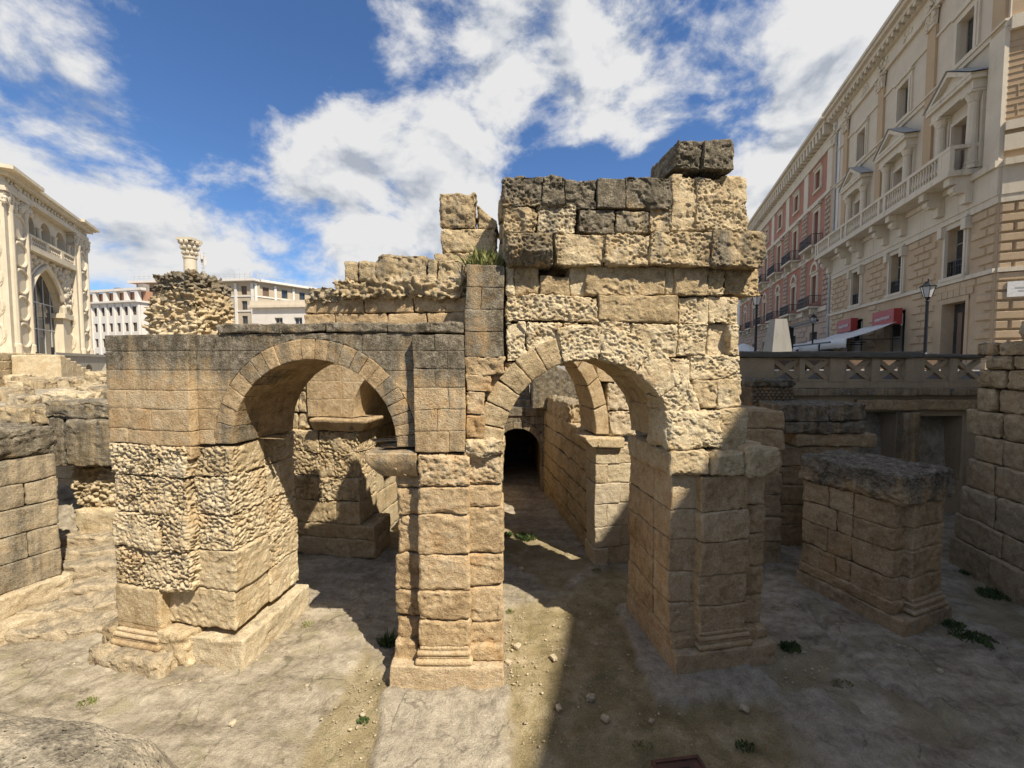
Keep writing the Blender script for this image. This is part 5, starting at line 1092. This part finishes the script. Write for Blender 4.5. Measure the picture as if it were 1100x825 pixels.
# impost band, loggia above, cornice
b = MB(); b.box(x0b, cx_-3.0, yw-.75, yw+.25, 9.9, 10.4); b.box(cx_+3.0, x1b, yw-.75, yw+.25, 9.9, 10.4); b.box(cx_-3.6, cx_-2.9, yw-1.0, yw+.3, 9.95, 10.35); b.build('impost_band', M_SEDILE, sd_)
b = MB(); b.box(x0b, x1b, yw-2.5, yw+.6, 15.0, 15.5); b.box(x0b, x1b, yw+.3, yw+.55, 16.15, 16.35)
for i in range(24):
    if i % 6 != 5: pass
balusters(b, x0b+.1, x1b-.1, yw+.42, 15.5, 16.15, .33, .11)
for i in range(4): xx = x0b+(x1b-x0b)*i/3; b.box(max(x0b, xx-.28), min(x1b, xx+.28), yw+.26, yw+.6, 15.5, 16.152)
b.build('loggia_balustrade', M_SEDILE, sd_)
b = MB()
for i in range(3):
    xa = x0b+(x1b-x0b)*i/3; xb = x0b+(x1b-x0b)*(i+1)/3; cm = (xa+xb)/2; hw = (xb-xa)/2-.55; aps = [(cm-hw*math.cos(t*PI/8), 17.4+hw*math.sin(t*PI/8)) for t in range(9)]
    b.box(xa, cm-hw, yw-.9, yw, 15.5, 18.95); b.box(cm+hw, xb, yw-.9, yw, 15.5, 18.95)
    for (p0x, p0z), (p1x, p1z) in zip(aps[:-1], aps[1:]):
        b.poly([(p1x, yw, p1z), (p0x, yw, p0z), (p0x, yw, 18.95), (p1x, yw, 18.95)]); b.poly([(p0x, yw, p0z), (p1x, yw, p1z), (p1x, yw-.9, p1z), (p0x, yw-.9, p0z)]); b.poly([(p0x, yw-.9, p0z), (p1x, yw-.9, p1z), (p1x, yw-.9, 18.95), (p0x, yw-.9, 18.95)])
    b.lathe([(.25, 15.5), (.2, 15.9), (.18, 17.2), (.28, 17.45)], (xa+.2, yw+.1), 10)
b.build('loggia', M_SEDILE, sd_)
b = MB(); b.box(0.9, LS+.1, -4, .3, 18.81, 19.2); b.box(1.0, LS, -4, .18, 19.2, 19.7); b.box(.6, LS+.4, -4, .6, 19.7, 19.95); b.box(.4, LS+.6, -4.2, .8, 19.95, 20.2); b.box(.5, 4.6, -4.2, 1.1, 20.0, 20.28); b.box(13.1, LS+.9, -4.4, 1.1, 20.0, 20.28)
for i in range(26): lumps(b, 1.3+.6*i, 1.6+.6*i, .2, 19.3, 19.6, 2, .16, .12, i)
b.build('cornice', M_SEDILE, sd_)
b = MB(); b.box(x0b, x1b, -9, yw-2.8, ZB-.1, 15.4); b.box(4.3, 13.4, -9, -4, 15.0, 15.4); b.box(x0b, 5.6, -9, -4.6, 15.4, 19.0); b.box(12.2, 17, -9, -4.6, 15.4, 19.0); b.box(1.0, 4.3, -9, yw-3.02, ZB, 19); b.box(13.41, 17, -9, yw-3.02, ZB, 15.0); b.build('rear_block', M_SEDILE, sd_)
b = MB(); b.box(16.9, 17.05, -9, -.2, ZB, 19.0); b.build('side_wall', M_SEDILE, sd_)
b = MB(); b.box(-.9, 18.2, -9, .9, 3.0, ZB-.03); b.build('base_block', M_SEDILE, sd_)
# podium under it
pd = thing('podium_wall', 'streaked grey podium wall with two small arched openings under the loggia building', 'wall', (Pf.x, Pf.y, 0), math.atan2(-dv.y, -dv.x))
b = MB(); yy = 2.0; zt = 6.28; xs_ = [(8.6, .95), (13.0, .95)]; last = -8.0
for cxx, hw in xs_:
    b.poly([(cxx-hw, yy, 2.8), (last, yy, 2.8), (last, yy, zt), (cxx-hw, yy, zt)])
    pts_ = [(cxx-hw*math.cos(t*PI/10), 4.5+hw*1.0*math.sin(t*PI/10)) for t in range(11)]; pts_ = [(cxx-hw, 2.8)]+pts_+[(cxx+hw, 2.8)]
    for (ax_, az_), (bx_, bz_) in zip(pts_[:-1], pts_[1:]):
        if bx_ > ax_: b.poly([(bx_, yy, bz_), (ax_, yy, az_), (ax_, yy, zt), (bx_, yy, zt)])
        b.poly([(ax_, yy, az_), (bx_, yy, bz_), (bx_, yy-1.06, bz_), (ax_, yy-1.06, az_)])
    b.poly([(x, yy-1.05, z) for x, z in pts_]); last = cxx+hw
b.poly([(15.6, yy, 2.8), (last, yy, 2.8), (last, yy, zt), (15.6, yy, zt)]); b.poly([(15.6, yy, zt), (-8, yy, zt), (-8, .92, zt), (15.6, .92, zt)]); b.box(-8, 15.7, yy-.02, yy+.12, zt-.1, zt+.14)
b.build('wall', M_CONC, pd)
b = MB(); courses(b, 15.62, 26, 1.0, 2.0, [2.9, 3.7, 4.5, 5.1, 5.7, 6.25], 1.3, 'worn', warp=None, res=.12, rnd=.05, tone=.7); b.build('stone_facing', M_PALE, pd, True)
stp = thing('podium_stair', 'pale stone stair flank descending from the podium at the left border', 'steps', (Pf.x, Pf.y, 0), math.atan2(-dv.y, -dv.x)); b = MB()
for i in range(6): stone(b, (17.0+.9*i, 2.1, 2.8), (17.9+.9*i, 4.5, 5.0+.22*i), 'worn', warp=None, res=.15, rnd=.06, tone=.8)
b.build('treads', M_PALE, stp, True)
# winch frame by the podium
x_, y_ = along(49, 33), 33.0
wn = thing('winch_frame', 'black iron winch frame with two tall posts below the glazed arch', 'frame', (x_, y_, 3.9), .3); b = MB(); b.box(-.55, -.42, -.06, .06, -.6, 2.5); b.box(.42, .55, -.06, .06, -.6, 2.9); b.build('posts', M_IRON, wn); b = MB(); b.box(-.9, 1.3, -.04, .04, 1.05, 1.13); b.box(-.42, .42, -.04, .04, 1.7, 1.76); b.box(.42, 1.6, -.04, .04, .6, .66); b.build('rails', M_IRON, wn); b = MB(); b.lathe([(0, -.5), (.38, -.5), (.38, -.42), (.2, -.4), (.2, .4), (.38, .42), (.38, .5), (0, .5)], n=14); b.V[-1] = b.V[-1][:, [2, 0, 1]]+np.array([0, 0, .42]); b.build('drum', M_IRON, wn)

# ---- far buildings
def facade_box(name, lab, org, rz, w, d, z0, z1, mat, floors, cols, ww, wh, fr=M_WOOD, band=True, piers=None, shut=None, flipside=False):
    t = thing(name, lab, 'building', (*org, 0), rz); hs = []
    for z in floors:
        for c_ in cols: hs.append((c_-ww/2, c_+ww/2, z, z+wh))
    b = MB(); wall_open(b, 0, w, z0, z1, 0, .35, hs); b.box(.01, w-.01, -d, -.4, z0, z1-.01); b.build('wall', mat, t)
    for i, h in enumerate(hs): window(t, (h[0]+h[1])/2, h[2], ww, wh, 0, .28, frame=fr, cross=False, glass=(M_WOOD if shut and (i*7+3) % 3 == 0 else M_GLASS))
    b = MB()
    if band:
        for z in floors: b.box(-.05, w+.05, -.02, .12, z-.35, z-.12)
    if piers:
        for x in piers: b.box(x-.22, x+.22, -.02, .2, z0, z1-.3)
    if b.n: b.build('bands', M_WHITE, t)
    return t
# white block: seen right of the loggia
wx, wy = along(151, 72), 72; wz = 5.2
t = facade_box('white_office_block', 'white office block with dark square windows between the loggia building and the beige block', (wx, wy), PI-.25, 26, 12, 5, 16.1, M_WHITE, [5.8, 8.4, 11.1, 13.9], [.95+1.85*i for i in range(12)], 1.05, 1.5, band=False, piers=[1.9+1.85*i for i in range(12)])
b = MB(); b.box(-.3, 26.3, -12, .5, 16.1, 16.4); b.build('ledge', M_WHITE, t)
b = MB()
for i in range(9): b.box(.9+2.55*i, 1.6+2.55*i, -1.2, -.6, 16.4, 18.3)
b.box(-.1, 26, -1.3, -.5, 18.3, 18.7); b.build('roof_loggia', M_WHITE, t); b = MB(); b.box(.1, 25.8, -5, -1.4, 16.4, 18.2); b.build('attic', M_TILE, t)
b = MB(); b.box(3, 4.2, -4, -3, 18.2, 19.9); b.box(9, 10.3, -4, -3, 18.2, 19.5); b.build('chimney', M_CONC, t)
# beige block with a corner toward us
bx, by = along(275, 76), 76; e_ = math.atan2(.10, 1)
t = facade_box('beige_apartment_block', 'beige tiled apartment block with white bands and brown shutters, right of the corinthian column', (bx, by), PI-e_, 23.5, 14, 5, 20.4, M_BEIGE, [9.9, 12.6, 15.3, 18.0], [1.9+3.1*i for i in range(7)], 1.1, 1.6, piers=[.25]+[3.45+3.1*i for i in range(6)], shut=True)
b = MB(); b.box(-.8, 24.3, -14.5, .9, 20.4, 20.8); b.build('roof_slab', M_WHITE, t)
b = MB()
for i in range(24): b.box(.2+i, .26+i, .55, .6, 20.8, 21.9)
b.box(0, 24, .55, .59, 21.56, 21.6); b.box(0, 24, .555, .585, 21.2, 21.23); b.build('roof_railing', M_ZINC, t)
t2 = empty('side_wing', (0, 0, 0), -1.15-PI); t2.parent = t; t2.rotation_euler = (0, 0, -1.0-PI)
hs = [(1.5+3.4*i, 2.6+3.4*i, z, z+1.6) for i in range(7) for z in (9.9, 12.6, 15.3, 18.0)]
def mirror_build(mb, name, mat, parent):
    for i in range(len(mb.V)): mb.V[i] = mb.V[i]*np.array([-1, 1, 1])
    mb.Fc = [f[:, ::-1] for f in mb.Fc]; return mb.build(name, mat, parent)
t2.rotation_euler = (0, 0, 1.05)
b = MB(); wall_open(b, 0.02, 25, 5, 20.4, 0, .35, hs); b.box(0.8, 24.9, -8, -.4, 5, 20.35); mirror_build(b, 'wall', M_BEIGE, t2)
b = MB(); b.box(.9, 25.4, -8, .9, 20.402, 20.8)
for z in (9.55, 12.25, 14.95, 17.65): b.box(0.1, 25, -.02, .12, z, z+.23)
for i in range(8): b.box(.1+3.4*i, .5+3.4*i, -.02, .2, 5, 20.1)
mirror_build(b, 'bands', M_WHITE, t2)
b = MB()
for i in range(25): b.box(.3+i, .36+i, .55, .6, 20.8, 21.9)
b.box(.3, 25, .55, .59, 21.56, 21.6); mirror_build(b, 'roof_railing', M_ZINC, t2)
for h in hs: b = MB(); b.box(h[0], h[1], -.3, -.2, h[2], h[3]); mirror_build(b, 'window', M_WOOD if int(h[0]+h[2]) % 2 else M_GLASS, t2)
# small house in front
hx, hy = along(336, 46), 46
t = facade_box('small_house', 'small grey house with two arched grey windows left of the rear wall', (hx, hy), PI-.1, 7.0, 6, 4.5, 11.7, M_WHITE, [8.7], [1.6, 3.9], .95, 1.9, fr=M_ZINC, band=False); b = MB(); b.box(-.3, 7.3, -6.2, .35, 11.7, 12.0); b.box(-.2, 7.2, -6, .1, 12.0, 12.5); b.build('parapet', M_TRIM, t)
# corinthian column and mast
cxx, cyy = along(208.5, 34), 34; zc0 = 5.0; top = EYE+(ray(209, 257)[2]/ray(209, 257)[1])*34; cb = EYE+(ray(209, 276)[2]/ray(209, 276)[1])*34
t = thing('corinthian_column', 'pale corinthian column with a leafy capital rising behind the rubble stump', 'column', (cxx, cyy, 0)); b = MB(); b.lathe([(.7, zc0), (.7, zc0+.6), (.56, zc0+.8), (.5, zc0+4), (.43, cb-.2), (.49, cb-.15), (.49, cb), (.43, cb)], n=20); b.build('shaft', M_SEDREL, t, True, 40)
b = MB(); b.lathe([(.40, cb), (.44, cb+.5), (.55, top-.25)], n=16); R_ = random.Random(3)
for r in range(3):
    for i in range(10): a_ = 2*PI*(i+.5*r)/10; zz = cb+.15+(top-cb-.35)*r/2.6; rr_ = .44+.09*r; k = .15; b.lathe([(0, -k), (k*.8, -k*.5), (k, .05), (k*.6, k), (0, k*1.1)], n=7); b.V[-1] = b.V[-1]+np.array([rr_*math.cos(a_), rr_*math.sin(a_), zz+.1])
b.box(-.62, .62, -.62, .62, top-.2, top); b.build('capital', M_SEDREL, t, True, 40)
mx_, my_ = along(222, 70), 70; zt_ = EYE+(ray(222, 273)[2]/ray(222, 273)[1])*70
t = thing('antenna_mast', 'thin grey antenna mast on the roof beside the corinthian column', 'antenna', (mx_, my_, 0)); b = MB(); b.tube([(0, 0, 20), (0, 0, zt_)], .09, 6)
for i in range(6): b.box(-.3, .3, -.05, .05, 20.8+i*.6, 20.9+i*.6)
b.build('pole', M_ZINC, t); b = MB()
for i in range(5): a_ = i*1.25; b.box(.35*math.cos(a_)-.14, .35*math.cos(a_)+.14, .35*math.sin(a_)-.1, .35*math.sin(a_)+.1, zt_-1.9+.25*i, zt_-.5+.2*i)
b.build('panels', M_WHITE, t)

# ================================================================== sky, sun, camera
sdir = Vector((1, -1.04, 1.85)).normalized(); elev = math.asin(sdir.z); az = math.atan2(sdir.x, sdir.y)
wd = bpy.data.worlds.new('World'); S.world = wd; wd.use_nodes = True; nt = wd.node_tree; nt.nodes.clear()
out = nt.nodes.new('ShaderNodeOutputWorld'); sky = nt.nodes.new('ShaderNodeTexSky'); sky.sky_type = 'NISHITA'; sky.sun_disc = False; sky.sun_elevation = elev; sky.sun_rotation = az
sky.air_density = 1.0; sky.dust_density = .3; sky.ozone_density = 3.0
tcg = nt.nodes.new('ShaderNodeTexCoord').outputs['Generated']; sx = N(nt, 'ShaderNodeSeparateXYZ'); L(nt, tcg, sx.inputs[0])
def cvec(off):
    n = N(nt, 'ShaderNodeMapping'); n.inputs['Scale'].default_value = (1, 1, 1.5); n.inputs['Location'].default_value = tuple(Vector((2.3, 5.1, 1.2))+Vector(off)); L(nt, tcg, n.inputs['Vector']); return n.outputs['Vector']
v0 = cvec((0, 0, 0)); base = noise(nt, v0, 5.2, 7, .56, .3); wisp = noise(nt, v0, 19, 5, .7); bank = noise(nt, v0, 1.9, 3, .5)
sh = noise(nt, cvec((.015, -.02, .06)), 5.2, 4, .54, .3)
cov = None
# where the cloud banks of the photograph stand (direction, half width in degrees, weight)
for (px_, py_, wdt, wgt) in [(20, 40, 8, .05), (60, 110, 9, .04), (130, 70, 6, .07), (20, 170, 9, .09), (130, 225, 9, .17), (220, 245, 9, .20), (60, 240, 8, .08), (90, 20, 6, -.10), (190, 170, 6, -.16), (60, 70, 4, -.08), (300, 250, 8, .14), (300, 115, 7, .24), (345, 150, 7, .2), (400, 190, 9, .18), (470, 170, 7, .12), (470, 40, 9, .16), (400, 30, 6, .12), (590, 50, 9, .2), (530, 100, 6, .12), (680, 60, 8, .15), (720, 120, 8, .2), (640, 110, 7, .1), (430, 265, 7, .16), (350, 240, 7, .10), (890, 60, 9, .17), (830, 190, 8, .2), (850, 130, 7, .16), (950, 20, 8, .16), (500, 230, 6, .12),
     (250, 50, 9, -.24), (170, 15, 7, -.14), (230, 150, 7, -.20), (350, 60, 6, -.16), (785, 60, 6, -.24), (770, 130, 5, -.14), (620, 150, 6, -.16), (115, 290, 6, -.30), (310, 20, 7, -.22), (440, 110, 5, -.12), (300, 215, 6, -.12), (560, 160, 5, -.06), (250, 300, 6, -.12), (330, 285, 6, -.12)]:
    d = ray(px_, py_); d = d/np.linalg.norm(d); dp = N(nt, 'ShaderNodeVectorMath'); dp.operation = 'DOT_PRODUCT'; L(nt, tcg, dp.inputs[0]); dp.inputs[1].default_value = tuple(d)
    k = mr(nt, dp.outputs['Value'], math.cos(math.radians(wdt*1.4)), 1.0, 0, wgt); cov = k if cov is None else ma(nt, 'ADD', cov, k)
raw = ma(nt, 'ADD', ma(nt, 'ADD', ma(nt, 'MULTIPLY_ADD', base, 1.65, ma(nt, 'MULTIPLY', bank, .35)), ma(nt, 'MULTIPLY', wisp, .32)), ma(nt, 'MULTIPLY', cov, .85))
mask = mr(nt, raw, 1.08, 1.42, 0, 1)
light = ma(nt, 'ADD', ma(nt, 'MULTIPLY_ADD', ma(nt, 'SUBTRACT', base, sh), 2.9, .66), ma(nt, 'MULTIPLY_ADD', wisp, .4, -.2))
ccol = ramp(nt, light, [(.25, (.52, .57, .66)), (.5, (.80, .83, .88)), (.74, (1.0, 1.0, 1.0))])
bg1 = N(nt, 'ShaderNodeBackground'); L(nt, mix(nt, 1.0, sky.outputs[0], (.72, .94, 1.2), 'MULTIPLY'), bg1.inputs['Color']); bg1.inputs['Strength'].default_value = .085
bg2 = N(nt, 'ShaderNodeBackground'); L(nt, ccol, bg2.inputs['Color']); bg2.inputs['Strength'].default_value = .57
ms = N(nt, 'ShaderNodeMixShader'); L(nt, mask, ms.inputs[0]); L(nt, bg1.outputs[0], ms.inputs[1]); L(nt, bg2.outputs[0], ms.inputs[2]); L(nt, ms.outputs[0], out.inputs[0])
ld = bpy.data.lights.new('sun', 'SUN'); ld.energy = 5.0; ld.angle = math.radians(.55); ld.color = (1, .92, .79); lo = bpy.data.objects.new('sun', ld); COL.objects.link(lo)
lo.rotation_euler = sdir.to_track_quat('Z', 'Y').to_euler(); lo.location = (30, -30, 60)
cd = bpy.data.cameras.new('camera'); cd.sensor_width = 36; cd.lens = F/1100*36; cd.clip_end = 3000; cd.clip_start = .05
cam = bpy.data.objects.new('camera', cd); COL.objects.link(cam); cam.location = (0, 0, EYE); cam.rotation_euler = (PI/2-PIT, 0, 0); S.camera = cam
S.view_settings.view_transform = 'Standard'; S.view_settings.look = 'None'; S.view_settings.gamma = 1; S.view_settings.exposure = .50
S.cycles.max_bounces = 4; S.cycles.diffuse_bounces = 2; S.cycles.glossy_bounces = 2
